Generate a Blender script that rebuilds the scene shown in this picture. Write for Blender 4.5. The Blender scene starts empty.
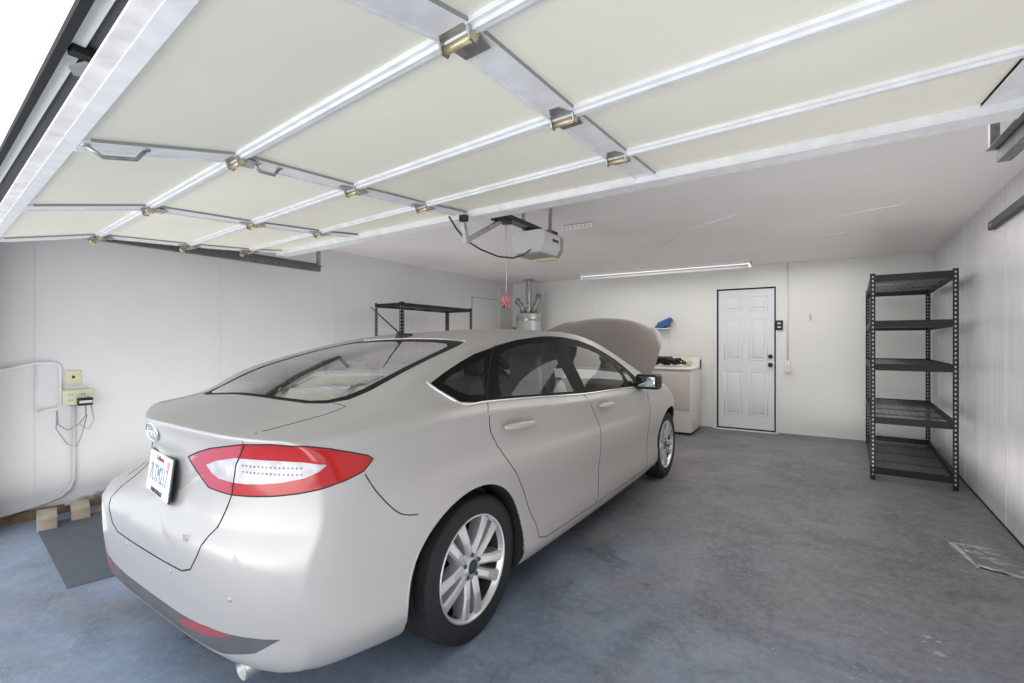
import bpy, bmesh, math, random
from mathutils import Vector, Matrix
from mathutils.bvhtree import BVHTree
random.seed(7)
scene = bpy.context.scene
COL = scene.collection
PI = math.pi

# ------------------------------------------------------------------ materials
def _nodes(m):
    m.use_nodes = True
    nt = m.node_tree
    return nt, nt.nodes, nt.links, nt.nodes['Principled BSDF']

def mat(name, col, rough=0.5, metal=0.0, coat=0.0, var=0.0, vscale=8.0, bump=0.0, bscale=60.0, emit=None, estr=0.0, spec=None):
    m = bpy.data.materials.new(name)
    nt, N, L, b = _nodes(m)
    b.inputs['Base Color'].default_value = (*col, 1)
    b.inputs['Roughness'].default_value = rough
    b.inputs['Metallic'].default_value = metal
    b.inputs['Coat Weight'].default_value = coat
    b.inputs['Coat Roughness'].default_value = 0.05
    if spec is not None:
        b.inputs['Specular IOR Level'].default_value = spec
    if emit:
        b.inputs['Emission Color'].default_value = (*emit, 1)
        b.inputs['Emission Strength'].default_value = estr
    tc = N.new('ShaderNodeTexCoord')
    if var > 0:
        n = N.new('ShaderNodeTexNoise'); n.inputs['Scale'].default_value = vscale; n.inputs['Detail'].default_value = 6
        r = N.new('ShaderNodeValToRGB')
        r.color_ramp.elements[0].position = 0.3; r.color_ramp.elements[1].position = 0.7
        r.color_ramp.elements[0].color = (*[max(0, c * (1 - var)) for c in col], 1)
        r.color_ramp.elements[1].color = (*[min(1, c * (1 + var * 0.5)) for c in col], 1)
        L.new(tc.outputs['Object'], n.inputs['Vector']); L.new(n.outputs['Fac'], r.inputs['Fac'])
        L.new(r.outputs['Color'], b.inputs['Base Color'])
    if bump > 0:
        n = N.new('ShaderNodeTexNoise'); n.inputs['Scale'].default_value = bscale; n.inputs['Detail'].default_value = 4
        bp = N.new('ShaderNodeBump'); bp.inputs['Strength'].default_value = bump; bp.inputs['Distance'].default_value = 0.01
        L.new(tc.outputs['Object'], n.inputs['Vector']); L.new(n.outputs['Fac'], bp.inputs['Height'])
        L.new(bp.outputs['Normal'], b.inputs['Normal'])
    return m

def glass_mat(name, tint, refl=1.0, rough=0.0, base=0.0):
    m = bpy.data.materials.new(name)
    m.use_nodes = True
    nt = m.node_tree; N = nt.nodes; L = nt.links
    N.remove(N['Principled BSDF'])
    out = N['Material Output']
    t = N.new('ShaderNodeBsdfTransparent'); t.inputs['Color'].default_value = (*tint, 1)
    g = N.new('ShaderNodeBsdfGlossy'); g.inputs['Roughness'].default_value = rough; g.inputs['Color'].default_value = (refl, refl, refl, 1)
    f = N.new('ShaderNodeFresnel'); f.inputs['IOR'].default_value = 1.5
    # the fresnel node flips on back faces; use facing independent weight
    mx = N.new('ShaderNodeMixShader')
    ad = N.new('ShaderNodeMath'); ad.inputs[1].default_value = base; ad.use_clamp = True; L.new(f.outputs['Fac'], ad.inputs[0])
    L.new(ad.outputs['Value'], mx.inputs['Fac']); L.new(t.outputs['BSDF'], mx.inputs[1]); L.new(g.outputs['BSDF'], mx.inputs[2])
    L.new(mx.outputs['Shader'], out.inputs['Surface'])
    return m

def wall_mat(name, col, dirt=0.05, streak=0.0, lowdirt=0.0, gloss=0.6):
    """painted plaster / panelling with soft stains, optional vertical grooves and a brownish foot"""
    m = bpy.data.materials.new(name)
    nt, N, L, b = _nodes(m)
    tc = N.new('ShaderNodeTexCoord')
    n = N.new('ShaderNodeTexNoise'); n.inputs['Scale'].default_value = 1.3; n.inputs['Detail'].default_value = 8
    r = N.new('ShaderNodeValToRGB')
    r.color_ramp.elements[0].position = 0.32; r.color_ramp.elements[1].position = 0.62
    r.color_ramp.elements[0].color = (*[c * (1 - dirt) for c in col], 1); r.color_ramp.elements[1].color = (*col, 1)
    L.new(tc.outputs['Object'], n.inputs['Vector']); L.new(n.outputs['Fac'], r.inputs['Fac'])
    last = r.outputs['Color']
    if streak > 0:
        mp = N.new('ShaderNodeMapping'); mp.inputs['Scale'].default_value = (9, 9, 0.6)
        n2 = N.new('ShaderNodeTexNoise'); n2.inputs['Scale'].default_value = 2.0; n2.inputs['Detail'].default_value = 5
        r2 = N.new('ShaderNodeValToRGB'); r2.color_ramp.elements[0].position = 0.35; r2.color_ramp.elements[1].position = 0.6
        r2.color_ramp.elements[0].color = (1 - streak, 1 - streak, 1 - streak, 1); r2.color_ramp.elements[1].color = (1, 1, 1, 1)
        L.new(tc.outputs['Object'], mp.inputs['Vector']); L.new(mp.outputs['Vector'], n2.inputs['Vector']); L.new(n2.outputs['Fac'], r2.inputs['Fac'])
        mx = N.new('ShaderNodeMix'); mx.data_type = 'RGBA'; mx.blend_type = 'MULTIPLY'; mx.inputs['Factor'].default_value = 1
        L.new(last, mx.inputs['A']); L.new(r2.outputs['Color'], mx.inputs['B']); last = mx.outputs['Result']
    if lowdirt > 0:
        sx = N.new('ShaderNodeSeparateXYZ'); L.new(tc.outputs['Object'], sx.inputs['Vector'])
        n3 = N.new('ShaderNodeTexNoise'); n3.inputs['Scale'].default_value = 7; n3.inputs['Detail'].default_value = 6
        L.new(tc.outputs['Object'], n3.inputs['Vector'])
        a = N.new('ShaderNodeMath'); a.operation = 'MULTIPLY_ADD'; a.inputs[1].default_value = -0.22; a.inputs[2].default_value = 0.11
        L.new(n3.outputs['Fac'], a.inputs[0])
        s = N.new('ShaderNodeMath'); s.operation = 'ADD'; L.new(sx.outputs['Z'], s.inputs[0]); L.new(a.outputs['Value'], s.inputs[1])
        mr = N.new('ShaderNodeMapRange'); mr.inputs['From Min'].default_value = 0.03; mr.inputs['From Max'].default_value = 0.09
        mr.inputs['To Min'].default_value = lowdirt; mr.inputs['To Max'].default_value = 0
        L.new(s.outputs['Value'], mr.inputs['Value'])
        mx = N.new('ShaderNodeMix'); mx.data_type = 'RGBA'; L.new(mr.outputs['Result'], mx.inputs['Factor'])
        L.new(last, mx.inputs['A']); mx.inputs['B'].default_value = (0.17, 0.12, 0.085, 1); last = mx.outputs['Result']
    L.new(last, b.inputs['Base Color'])
    b.inputs['Roughness'].default_value = gloss
    bp = N.new('ShaderNodeBump'); bp.inputs['Strength'].default_value = 0.15; bp.inputs['Distance'].default_value = 0.01
    n4 = N.new('ShaderNodeTexNoise'); n4.inputs['Scale'].default_value = 3.0; n4.inputs['Detail'].default_value = 10
    L.new(tc.outputs['Object'], n4.inputs['Vector']); L.new(n4.outputs['Fac'], bp.inputs['Height']); L.new(bp.outputs['Normal'], b.inputs['Normal'])
    return m

def floor_mat():
    m = bpy.data.materials.new('painted_concrete')
    nt, N, L, b = _nodes(m)
    tc = N.new('ShaderNodeTexCoord')
    def noise(sc, det=8, rgh=0.6, dist=0.0):
        n = N.new('ShaderNodeTexNoise'); n.inputs['Scale'].default_value = sc; n.inputs['Detail'].default_value = det
        n.inputs['Roughness'].default_value = rgh; n.inputs['Distortion'].default_value = dist
        L.new(tc.outputs['Object'], n.inputs['Vector']); return n.outputs['Fac']
    def ramp(src, p0, c0, p1, c1):
        r = N.new('ShaderNodeValToRGB'); e = r.color_ramp.elements
        e[0].position = p0; e[0].color = (*c0, 1); e[1].position = p1; e[1].color = (*c1, 1)
        L.new(src, r.inputs['Fac']); return r.outputs['Color']
    def mix(a, bb, fac, mode='MIX'):
        x = N.new('ShaderNodeMix'); x.data_type = 'RGBA'; x.blend_type = mode
        if isinstance(fac, float): x.inputs['Factor'].default_value = fac
        else: L.new(fac, x.inputs['Factor'])
        L.new(a, x.inputs['A'])
        if isinstance(bb, tuple): x.inputs['B'].default_value = (*bb, 1)
        else: L.new(bb, x.inputs['B'])
        return x.outputs['Result']
    # cool daylight put into the colour: bluer towards the opening, greyer in the depth
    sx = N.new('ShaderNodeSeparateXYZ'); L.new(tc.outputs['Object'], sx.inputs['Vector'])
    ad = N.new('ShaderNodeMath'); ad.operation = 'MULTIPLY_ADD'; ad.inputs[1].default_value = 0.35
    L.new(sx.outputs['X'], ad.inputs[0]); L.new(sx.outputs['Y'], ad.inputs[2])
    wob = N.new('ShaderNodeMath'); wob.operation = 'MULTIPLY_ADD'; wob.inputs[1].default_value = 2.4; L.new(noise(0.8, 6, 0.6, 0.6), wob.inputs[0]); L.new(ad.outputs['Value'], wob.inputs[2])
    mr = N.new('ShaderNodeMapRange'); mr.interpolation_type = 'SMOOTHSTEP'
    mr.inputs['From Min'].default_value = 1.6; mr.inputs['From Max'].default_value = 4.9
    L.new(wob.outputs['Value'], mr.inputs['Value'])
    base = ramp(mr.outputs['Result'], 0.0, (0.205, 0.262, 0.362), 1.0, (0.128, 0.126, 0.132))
    blot = ramp(noise(1.1, 9, 0.65, 1.2), 0.38, (0.55, 0.55, 0.57), 0.62, (1.22, 1.21, 1.20))
    base = mix(base, blot, 0.85, 'MULTIPLY')
    warm = ramp(noise(0.7, 7, 0.6, 2.0), 0.5, (0, 0, 0), 0.62, (1, 1, 1))
    base = mix(base, (0.21, 0.195, 0.175), mix_f(N, L, warm, 0.45))
    fine = ramp(noise(28, 8, 0.75), 0.42, (0, 0, 0), 0.72, (1, 1, 1))
    base = mix(base, (0.42, 0.44, 0.48), mix_f(N, L, fine, 0.30))
    f2 = ramp(noise(9, 10, 0.8, 0.4), 0.46, (0, 0, 0), 0.66, (1, 1, 1))
    base = mix(base, (0.33, 0.35, 0.385), mix_f(N, L, f2, 0.26))
    # worn pale scuffs, only in patches
    scf = ramp(noise(45, 10, 0.8), 0.56, (0, 0, 0), 0.64, (1, 1, 1))
    ptc = ramp(noise(1.9, 5, 0.6, 1.5), 0.46, (0, 0, 0), 0.60, (1, 1, 1))
    w = mix(scf, ptc, 1.0, 'MULTIPLY')
    base = mix(base, (0.55, 0.56, 0.57), mix_f(N, L, w, 0.75))
    dk = ramp(noise(3.5, 8, 0.7, 0.8), 0.30, (1, 1, 1), 0.40, (0, 0, 0))
    base = mix(base, (0.05, 0.05, 0.055), mix_f(N, L, dk, 0.6))
    L.new(base, b.inputs['Base Color'])
    rr = N.new('ShaderNodeMapRange'); rr.inputs['To Min'].default_value = 0.32; rr.inputs['To Max'].default_value = 0.62
    L.new(noise(2.2, 6), rr.inputs['Value']); L.new(rr.outputs['Result'], b.inputs['Roughness'])
    bp = N.new('ShaderNodeBump'); bp.inputs['Strength'].default_value = 0.12; bp.inputs['Distance'].default_value = 0.01
    L.new(noise(35, 10, 0.7), bp.inputs['Height']); L.new(bp.outputs['Normal'], b.inputs['Normal'])
    return m

def mix_f(N, L, col, k):
    a = N.new('ShaderNodeMath'); a.operation = 'MULTIPLY'; a.inputs[1].default_value = k
    L.new(col, a.inputs[0]); return a.outputs['Value']

def paint_mat():
    m = bpy.data.materials.new('champagne_silver_paint')
    nt, N, L, b = _nodes(m)
    b.inputs['Base Color'].default_value = (0.475, 0.453, 0.438, 1)
    b.inputs['Metallic'].default_value = 0.40; b.inputs['Roughness'].default_value = 0.40
    b.inputs['Coat Weight'].default_value = 0.30; b.inputs['Coat Roughness'].default_value = 0.12
    tc = N.new('ShaderNodeTexCoord'); n = N.new('ShaderNodeTexNoise'); n.inputs['Scale'].default_value = 2.5; n.inputs['Detail'].default_value = 8
    mr = N.new('ShaderNodeMapRange'); mr.inputs['To Min'].default_value = 0.36; mr.inputs['To Max'].default_value = 0.50
    L.new(tc.outputs['Object'], n.inputs['Vector']); L.new(n.outputs['Fac'], mr.inputs['Value']); L.new(mr.outputs['Result'], b.inputs['Roughness'])
    return m

M = {}
M['wall_l'] = wall_mat('left_wall_paint', (0.76, 0.76, 0.755), 0.05, 0.0, 0.9)
M['wall_b'] = wall_mat('back_wall_paint', (0.82, 0.82, 0.80), 0.04)
M['wall_r'] = wall_mat('right_wall_gloss_paint', (0.70, 0.70, 0.71), 0.10, 0.10, 0.0, 0.32)
M['ceil'] = wall_mat('ceiling_paint', (0.82, 0.80, 0.79), 0.05)
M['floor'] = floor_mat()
M['white'] = mat('white_satin_paint', (0.80, 0.80, 0.80), 0.45)
M['doorw'] = mat('white_door_paint', (0.78, 0.79, 0.82), 0.4)
M['galv'] = mat('galvanised_white_steel', (0.86, 0.87, 0.90), 0.38, 0.10, var=0.10, vscale=14)
M['galvd'] = mat('galvanised_steel', (0.42, 0.42, 0.41), 0.4, 0.8, var=0.3, vscale=30)
M['brass'] = mat('yellowed_zinc_roller', (0.62, 0.52, 0.33), 0.35, 0.7)
M['cream'] = mat('cream_insulation_panel', (0.92, 0.90, 0.79), 0.55, var=0.05, vscale=1.5, bump=0.08, bscale=2)
M['rubber'] = mat('weathered_white_seal', (0.90, 0.87, 0.85), 0.7, var=0.2, vscale=12)
M['dark'] = mat('dark_steel', (0.03, 0.03, 0.032), 0.45, 0.3)
M['rack'] = mat('black_powdercoat', (0.018, 0.018, 0.021), 0.5, 0.0, spec=.3)
M['hole'] = mat('slot_showing_wall', (0.42, 0.42, 0.42), 0.7)
M['wire'] = mat('grey_wire_mesh', (0.13, 0.13, 0.135), 0.4, 0.6)
M['black'] = mat('black_plastic', (0.012, 0.012, 0.013), 0.35)
M['blackm'] = mat('matt_black', (0.01, 0.01, 0.01), 0.8)
M['greyp'] = mat('light_grey_plastic', (0.62, 0.62, 0.62), 0.45)
M['greyd'] = mat('grey_plastic', (0.30, 0.30, 0.30), 0.5)
M['chrome'] = mat('chrome', (0.8, 0.8, 0.8), 0.12, 1.0)
M['ivory'] = mat('ivory_plastic', (0.70, 0.68, 0.48), 0.5)
M['cord'] = mat('grey_cord', (0.33, 0.33, 0.35), 0.5)
M['wood'] = mat('pale_wood_block', (0.50, 0.41, 0.33), 0.8, var=0.25, vscale=12)
M['rot'] = mat('rotten_brown_timber', (0.19, 0.135, 0.09), 0.95, var=0.5, vscale=10, bump=0.8, bscale=25)
M['mat'] = mat('grey_blue_mat', (0.115, 0.125, 0.15), 0.95, var=0.12, vscale=40, bump=0.4, bscale=200)
M['appl'] = mat('almond_white_enamel', (0.72, 0.69, 0.64), 0.3)
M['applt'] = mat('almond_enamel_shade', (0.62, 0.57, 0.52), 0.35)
M['blue'] = mat('blue_plastic_wrap', (0.03, 0.12, 0.32), 0.4)
M['red'] = mat('faded_red_plastic', (0.75, 0.25, 0.28), 0.5)
M['pinkc'] = mat('pale_pink_cord', (0.72, 0.56, 0.58), 0.8)
M['alu'] = mat('flue_aluminium', (0.55, 0.55, 0.55), 0.3, 0.9, var=0.2, vscale=20)
M['heater'] = mat('water_heater_shell', (0.55, 0.56, 0.57), 0.35, 0.3)
M['tube'] = mat('white_lamp_tube', (0.9, 0.9, 0.9), 0.3)
M['soffit'] = mat('dark_header_board', (0.11, 0.11, 0.115), 0.8)  # even dark grey for the inner header boards
M['track'] = mat('dull_track_steel', (0.20, 0.20, 0.20), 0.5, 0.5, var=0.3, vscale=30)
M['stucco'] = mat('white_exterior_stucco', (0.92, 0.92, 0.92), 0.9, bump=0.3, bscale=90)
M['drive'] = mat('driveway_concrete', (0.62, 0.62, 0.62), 0.9, var=0.2, vscale=3)
M['scuff'] = mat('chalky_white_scrape', (0.42, 0.43, 0.44), 0.8, var=0.45, vscale=25)
M['inkgrey'] = mat('grey_seam', (0.45, 0.45, 0.45), 0.8)
M['brown'] = mat('brown_tangle', (0.06, 0.035, 0.025), 0.7)
M['paint'] = paint_mat()

# ------------------------------------------------------------------ mesh builder
class MB:
    def __init__(s): s.bm = bmesh.new(); s.mats = []; s.cur = 0
    def use(s, m):
        m = M[m] if isinstance(m, str) else m
        if m not in s.mats: s.mats.append(m)
        s.cur = s.mats.index(m); return s
    def _tag(s, faces, smooth=False):
        for f in faces: f.material_index = s.cur; f.smooth = smooth
    def quad(s, pts, smooth=False):
        f = s.bm.faces.new([s.bm.verts.new(p) for p in pts]); s._tag([f], smooth); return s
    def hexa(s, p):   # 8 points: bottom 4 ccw, top 4 ccw
        v = [s.bm.verts.new(q) for q in p]
        fs = [s.bm.faces.new([v[i] for i in ix]) for ix in ((3,2,1,0),(4,5,6,7),(0,1,5,4),(1,2,6,5),(2,3,7,6),(3,0,4,7))]
        s._tag(fs); return s
    def box(s, a, b, bevel=0.0, seg=2):
        x0,y0,z0 = [min(a[i], b[i]) for i in range(3)]; x1,y1,z1 = [max(a[i], b[i]) for i in range(3)]
        if bevel <= 0:
            return s.hexa([(x0,y0,z0),(x1,y0,z0),(x1,y1,z0),(x0,y1,z0),(x0,y0,z1),(x1,y0,z1),(x1,y1,z1),(x0,y1,z1)])
        t = bmesh.new(); bmesh.ops.create_cube(t, size=1)
        for v in t.verts: v.co = Vector(((x0+x1)/2+v.co.x*(x1-x0), (y0+y1)/2+v.co.y*(y1-y0), (z0+z1)/2+v.co.z*(z1-z0)))
        bmesh.ops.bevel(t, geom=t.edges[:], offset=bevel, segments=seg, profile=0.6, affect='EDGES')
        return s.merge(t, True)
    def merge(s, t, smooth=True, mtx=None):
        mp = {}
        for v in t.verts: mp[v] = s.bm.verts.new(mtx @ v.co if mtx else v.co)
        fs = []
        for f in t.faces:
            try: fs.append(s.bm.faces.new([mp[v] for v in f.verts]))
            except ValueError: pass
        s._tag(fs, smooth); t.free(); return s
    def obox(s, a, b, w, h, up=(0,0,1), bevel=0.0):
        """bar from a to b, w across, h along up"""
        a, b = Vector(a), Vector(b); d = (b-a).normalized(); u = Vector(up)
        sd = d.cross(u)
        if sd.length < 1e-5: sd = d.cross(Vector((1,0,0)))
        sd.normalize(); u = sd.cross(d).normalized()
        P = []
        for q in (a, b):
            P.append([q + sd*sx*w/2 + u*sz*h/2 for sx, sz in ((-1,-1),(1,-1),(1,1),(-1,1))])
        v = P[0] + P[1]
        return s.hexa([v[0], v[1], v[5], v[4], v[3], v[2], v[6], v[7]])
    def tube(s, pts, r, seg=8, cap=True, rs=None):
        pts = [Vector(p) for p in pts]; rings = []
        n = len(pts); prev = None
        for i, p in enumerate(pts):
            d = (pts[min(i+1, n-1)] - pts[max(i-1, 0)]).normalized()
            if prev is None:
                a = Vector((0,0,1)) if abs(d.z) < 0.9 else Vector((1,0,0))
            else: a = prev
            x = (a - d*a.dot(d)); 
            if x.length < 1e-6: x = d.orthogonal()
            x.normalize(); y = d.cross(x); prev = x
            rr = rs[i] if rs else r
            rings.append([s.bm.verts.new(p + x*math.cos(2*PI*k/seg)*rr + y*math.sin(2*PI*k/seg)*rr) for k in range(seg)])
        fs = []
        for i in range(n-1):
            for k in range(seg):
                fs.append(s.bm.faces.new([rings[i][k], rings[i][(k+1)%seg], rings[i+1][(k+1)%seg], rings[i+1][k]]))
        s._tag(fs, True)
        if cap: s._tag([s.bm.faces.new(rings[0][::-1]), s.bm.faces.new(rings[-1])])
        return s
    def cyl(s, a, b, r, seg=20, r2=None): return s.tube([a, b], r, seg, True, [r, r if r2 is None else r2])
    def lathe(s, prof, origin=(0,0,0), axis=(0,0,1), seg=32, smooth=True, closed=False):
        """prof: (r, h) pairs along axis"""
        ax = Vector(axis).normalized(); x = ax.orthogonal().normalized(); y = ax.cross(x); o = Vector(origin)
        rings = []
        for r, h in prof:
            if r < 1e-6: rings.append([s.bm.verts.new(o + ax*h)])
            else: rings.append([s.bm.verts.new(o + ax*h + (x*math.cos(2*PI*k/seg) + y*math.sin(2*PI*k/seg))*r) for k in range(seg)])
        fs = []
        for i in range(len(rings)-1):
            A, B = rings[i], rings[i+1]
            for k in range(seg):
                k2 = (k+1) % seg
                q = [A[k % len(A)], A[k2 % len(A)], B[k2 % len(B)], B[k % len(B)]]
                u = []
                for v in q:
                    if v not in u: u.append(v)
                if len(u) >= 3: fs.append(s.bm.faces.new(u))
        s._tag(fs, smooth); return s
    def ball(s, c, r, sc=(1,1,1), seg=16):
        t = bmesh.new(); bmesh.ops.create_uvsphere(t, u_segments=seg, v_segments=seg//2, radius=1)
        for v in t.verts: v.co = Vector((c[0]+v.co.x*r*sc[0], c[1]+v.co.y*r*sc[1], c[2]+v.co.z*r*sc[2]))
        return s.merge(t, True)
    def prism(s, poly, fn, t0, t1):
        """poly 2D list; fn(a,b,t)->3D"""
        A = [s.bm.verts.new(fn(a, b, t0)) for a, b in poly]; B = [s.bm.verts.new(fn(a, b, t1)) for a, b in poly]
        n = len(poly); fs = [s.bm.faces.new(A[::-1]), s.bm.faces.new(B)]
        for i in range(n): fs.append(s.bm.faces.new([A[i], A[(i+1)%n], B[(i+1)%n], B[i]]))
        s._tag(fs); return s
    def build(s, name, parent=None, normals=True):
        if normals: bmesh.ops.recalc_face_normals(s.bm, faces=s.bm.faces[:])
        me = bpy.data.meshes.new(name); s.bm.to_mesh(me); s.bm.free()
        for m in s.mats: me.materials.append(m)
        o = bpy.data.objects.new(name, me); COL.objects.link(o)
        if parent: o.parent = parent
        return o

def tag(o, label=None, cat=None, group=None, kind=None):
    if label: o['label'] = label
    if cat: o['category'] = cat
    if group: o['group'] = group
    if kind: o['kind'] = kind
    return o
def thing(name, label, cat, loc=(0,0,0), rz=0.0, group=None):
    o = bpy.data.objects.new(name, None); o.empty_display_size = 0.1; COL.objects.link(o)
    o.location = loc; o.rotation_euler = (0, 0, rz)
    return tag(o, label, cat, group)
def copy_tree(o, parent=None):
    c = o.copy(); COL.objects.link(c); c.parent = parent
    for ch in [x for x in scene.objects if x.parent == o]: copy_tree(ch, c)
    return c
def part(mb, name, parent, label=None):
    o = mb.build(name, parent)
    if label: o['label'] = label
    return o
def box_part(name, parent, m, a, b, bevel=0.0, label=None):
    return part(MB().use(m).box(a, b, bevel), name, parent, label)

# ------------------------------------------------------------------ text as mesh
def text_mesh(s, size, bold=0.0):
    cu = bpy.data.curves.new('txt', 'FONT'); cu.body = s; cu.size = size; cu.align_x = 'CENTER'; cu.align_y = 'CENTER'
    cu.extrude = 0.0008; cu.offset = bold; cu.resolution_u = 3
    o = bpy.data.objects.new('txt', cu); COL.objects.link(o)
    dg = bpy.context.evaluated_depsgraph_get(); me = bpy.data.meshes.new_from_object(o.evaluated_get(dg))
    bpy.data.objects.remove(o); return me
def add_text(mb, s, size, mtx, bold=0.0):
    me = text_mesh(s, size, bold); t = bmesh.new(); t.from_mesh(me); bpy.data.meshes.remove(me)
    return mb.merge(t, False, mtx)

# ================================================================== ROOM
XL, XR, YB, YF, ZC = -4.62, 1.22, 7.3, 0.5, 2.30
T = 0.12
def struct(mb, name): 
    o = mb.build(name); o['kind'] = 'structure'; return o

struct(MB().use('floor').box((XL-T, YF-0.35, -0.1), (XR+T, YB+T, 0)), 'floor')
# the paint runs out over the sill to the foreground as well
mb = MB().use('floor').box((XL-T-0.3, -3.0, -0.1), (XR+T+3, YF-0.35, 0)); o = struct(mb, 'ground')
struct(MB().use('drive').box((-14, -16, -0.14), (10, -3.0, -0.02)), 'driveway')
# left wall built around the small access hatch (y 6.03..6.80, top 1.97)
mb = MB().use('wall_l').box((XL-T, YF, 0), (XL, YB+T, ZC+T)); struct(mb, 'wall_left')
def xr_(y): return 1.092 + 0.040*(y-4.06)      # the right wall splays a little towards the back
def skewx(mb, d0, d1, y0, y1, z0, z1):
    mb.hexa([(xr_(y0)+d0, y0, z0), (xr_(y0)+d1, y0, z0), (xr_(y1)+d1, y1, z0), (xr_(y1)+d0, y1, z0), (xr_(y0)+d0, y0, z1), (xr_(y0)+d1, y0, z1), (xr_(y1)+d1, y1, z1), (xr_(y1)+d0, y1, z1)])
mb = MB().use('wall_r'); skewx(mb, 0, T, 0.2, YB+T, 0, ZC); struct(mb, 'wall_right')
# back wall with an opening for the door
DX0, DX1, DZ1 = -1.125, -0.405, 1.985
mb = MB().use('wall_b')
mb.box((XL, YB, 0), (DX0-0.02, YB+T, ZC)); mb.box((DX1+0.02, YB, 0), (XR, YB+T, ZC)); mb.box((DX0-0.02, YB, DZ1+0.02), (DX1+0.02, YB+T, ZC))
struct(mb, 'wall_back')

def hy(x): return 0.36 - 0.09*(x+1.3)        # the lintel runs very slightly askew
struct(MB().use('ceil').hexa([(XL, hy(XL)+.052, ZC), (XR, hy(XR)+.052, ZC), (XR, YB, ZC), (XL, YB, ZC), (XL, hy(XL)+.052, ZC+T), (XR, hy(XR)+.052, ZC+T), (XR, YB, ZC+T), (XL, YB, ZC+T)]), 'ceiling')
# front wall: header with overexposed stucco outside, jambs either side
mb = MB().use('stucco')
def skewbox(mb, x0, x1, dy0, dy1, z0, z1):
    mb.hexa([(x0, hy(x0)+dy0, z0), (x1, hy(x1)+dy0, z0), (x1, hy(x1)+dy1, z0), (x0, hy(x0)+dy1, z0),
             (x0, hy(x0)+dy0, z1), (x1, hy(x1)+dy0, z1), (x1, hy(x1)+dy1, z1), (x0, hy(x0)+dy1, z1)])
skewbox(mb, -6.4, XR+T, 0.0, 0.05, 2.01, 3.4)
skewbox(mb, -6.4, -4.34, 0.0, 0.05, 0.0, 2.01)
skewbox(mb, 0.80, XR+T, 0.0, 0.05, 0.0, 2.01)
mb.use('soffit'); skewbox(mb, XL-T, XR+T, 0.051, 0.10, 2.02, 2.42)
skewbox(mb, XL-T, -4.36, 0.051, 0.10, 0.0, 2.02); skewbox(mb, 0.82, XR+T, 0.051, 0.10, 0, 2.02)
struct(mb, 'wall_front')
mb = MB().use('blackm')
skewbox(mb, -4.34, 0.80, -0.004, 0.016, 1.992, 2.014)
struct(mb, 'trim_1')
# brown rotten sill plate along the left wall foot
mb = MB().use('rot')
mb.hexa([(XL, 0.55, 0.0), (XL+0.035, 0.55, 0.0), (XL+0.03, 1.15, 0.0), (XL, 1.15, 0.0), (XL, 0.55, 0.085), (XL+0.02, 0.55, 0.075), (XL+0.012, 1.15, 0.055), (XL, 1.15, 0.06)])
mb.hexa([(XL, 1.15, 0.0), (XL+0.02, 1.15, 0.0), (XL+0.012, 1.9, 0.0), (XL, 1.9, 0.0), (XL, 1.15, 0.045), (XL+0.012, 1.15, 0.04), (XL+0.008, 1.9, 0.018), (XL, 1.9, 0.02)])
struct(mb, 'baseboard_left')
# panel joints on the side walls (thin raised battens of paint)
mb = MB().use('wall_l')
for y in (1.0, 2.22, 3.44, 4.66, 5.88): mb.box((XL, y-0.004, 0.09), (XL+0.004, y+0.004, ZC))
struct(mb, 'trim_3')
mb = MB().use('wall_b')
for x in (-3.02, ): mb.box((x-0.008, YB-0.006, 0), (x+0.008, YB, ZC))
struct(mb, 'trim_4')
mb = MB().use('wall_r')
for y in (2.0, 3.22, 4.44, 5.66, 6.88): skewx(mb, -0.003, 0, y-0.004, y+0.004, 0, ZC)
struct(mb, 'trim_5')
# dark gap line at the foot of the right and back walls
mb = MB().use('blackm'); skewx(mb, -0.006, 0, YF, YB, 0, 0.012); struct(mb, 'baseboard_right')
struct(MB().use('greyd').box((XL, YB-0.004, 0), (XR, YB, 0.016)), 'baseboard_back')
# pale hairline repairs on the ceiling
mb = MB().use('stucco')
for pts in ([(0.05,4.9),(0.32,4.72),(0.62,4.62)], [(-1.35,5.2),(-0.95,4.6),(-0.5,4.25)], [(0.1,5.6),(0.3,5.5)]):
    mb.tube([(x, y, ZC) for x, y in pts], 0.006, 6)
struct(mb, 'trim_6')
# chalky worn patches on the floor
mb = MB().use('scuff')
def patch(pts, z=0.0008): mb.quad([(x, y, z) for x, y in pts]) if len(pts) == 4 else mb.bm.faces.new([mb.bm.verts.new((x, y, z)) for x, y in pts])
for c0, c1, w in (((0.74,3.93),(0.93,3.93),0.03), ((0.74,3.93),(0.78,3.60),0.035), ((0.78,3.60),(1.03,3.52),0.06), ((0.80,3.86),(0.97,3.83),0.012), ((0.82,3.75),(1.0,3.70),0.014)):
    a, b2 = Vector((*c0, 0)), Vector((*c1, 0)); n = (b2-a).cross(Vector((0,0,1))).normalized()*w/2
    mb.quad([tuple((q)+Vector((0,0,0.0008))) for q in (a-n, b2-n*0.5, b2+n*0.5, a+n)])
rnd = random.Random(11)
for i in range(26):
    u, v = rnd.random(), rnd.random()
    a = Vector((0.745+0.19*u+0.03*v, 3.93-0.36*v, 0.0008)); l_ = rnd.uniform(0.03, 0.11); w_ = rnd.uniform(0.004, 0.014); d_ = Vector((0.97, -0.22-rnd.uniform(-.15, .15), 0)).normalized(); n_ = Vector((-d_.y, d_.x, 0))
    mb.quad([tuple(q) for q in (a, a+d_*l_*.5-n_*w_, a+d_*l_, a+d_*l_*.4+n_*w_)])
for (x, y, r_) in ((0.415, 2.62, .02), (0.45, 2.60, .012), (0.40, 2.57, .010), (-0.45, 3.0, .012), (-0.05, 4.3, .014), (-.55, 3.9, .01)):
    mb.quad([(x-r_, y, .0008), (x, y-r_*.6, .0008), (x+r_*1.2, y+.003, .0008), (x+r_*.2, y+r_*.7, .0008)])
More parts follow.
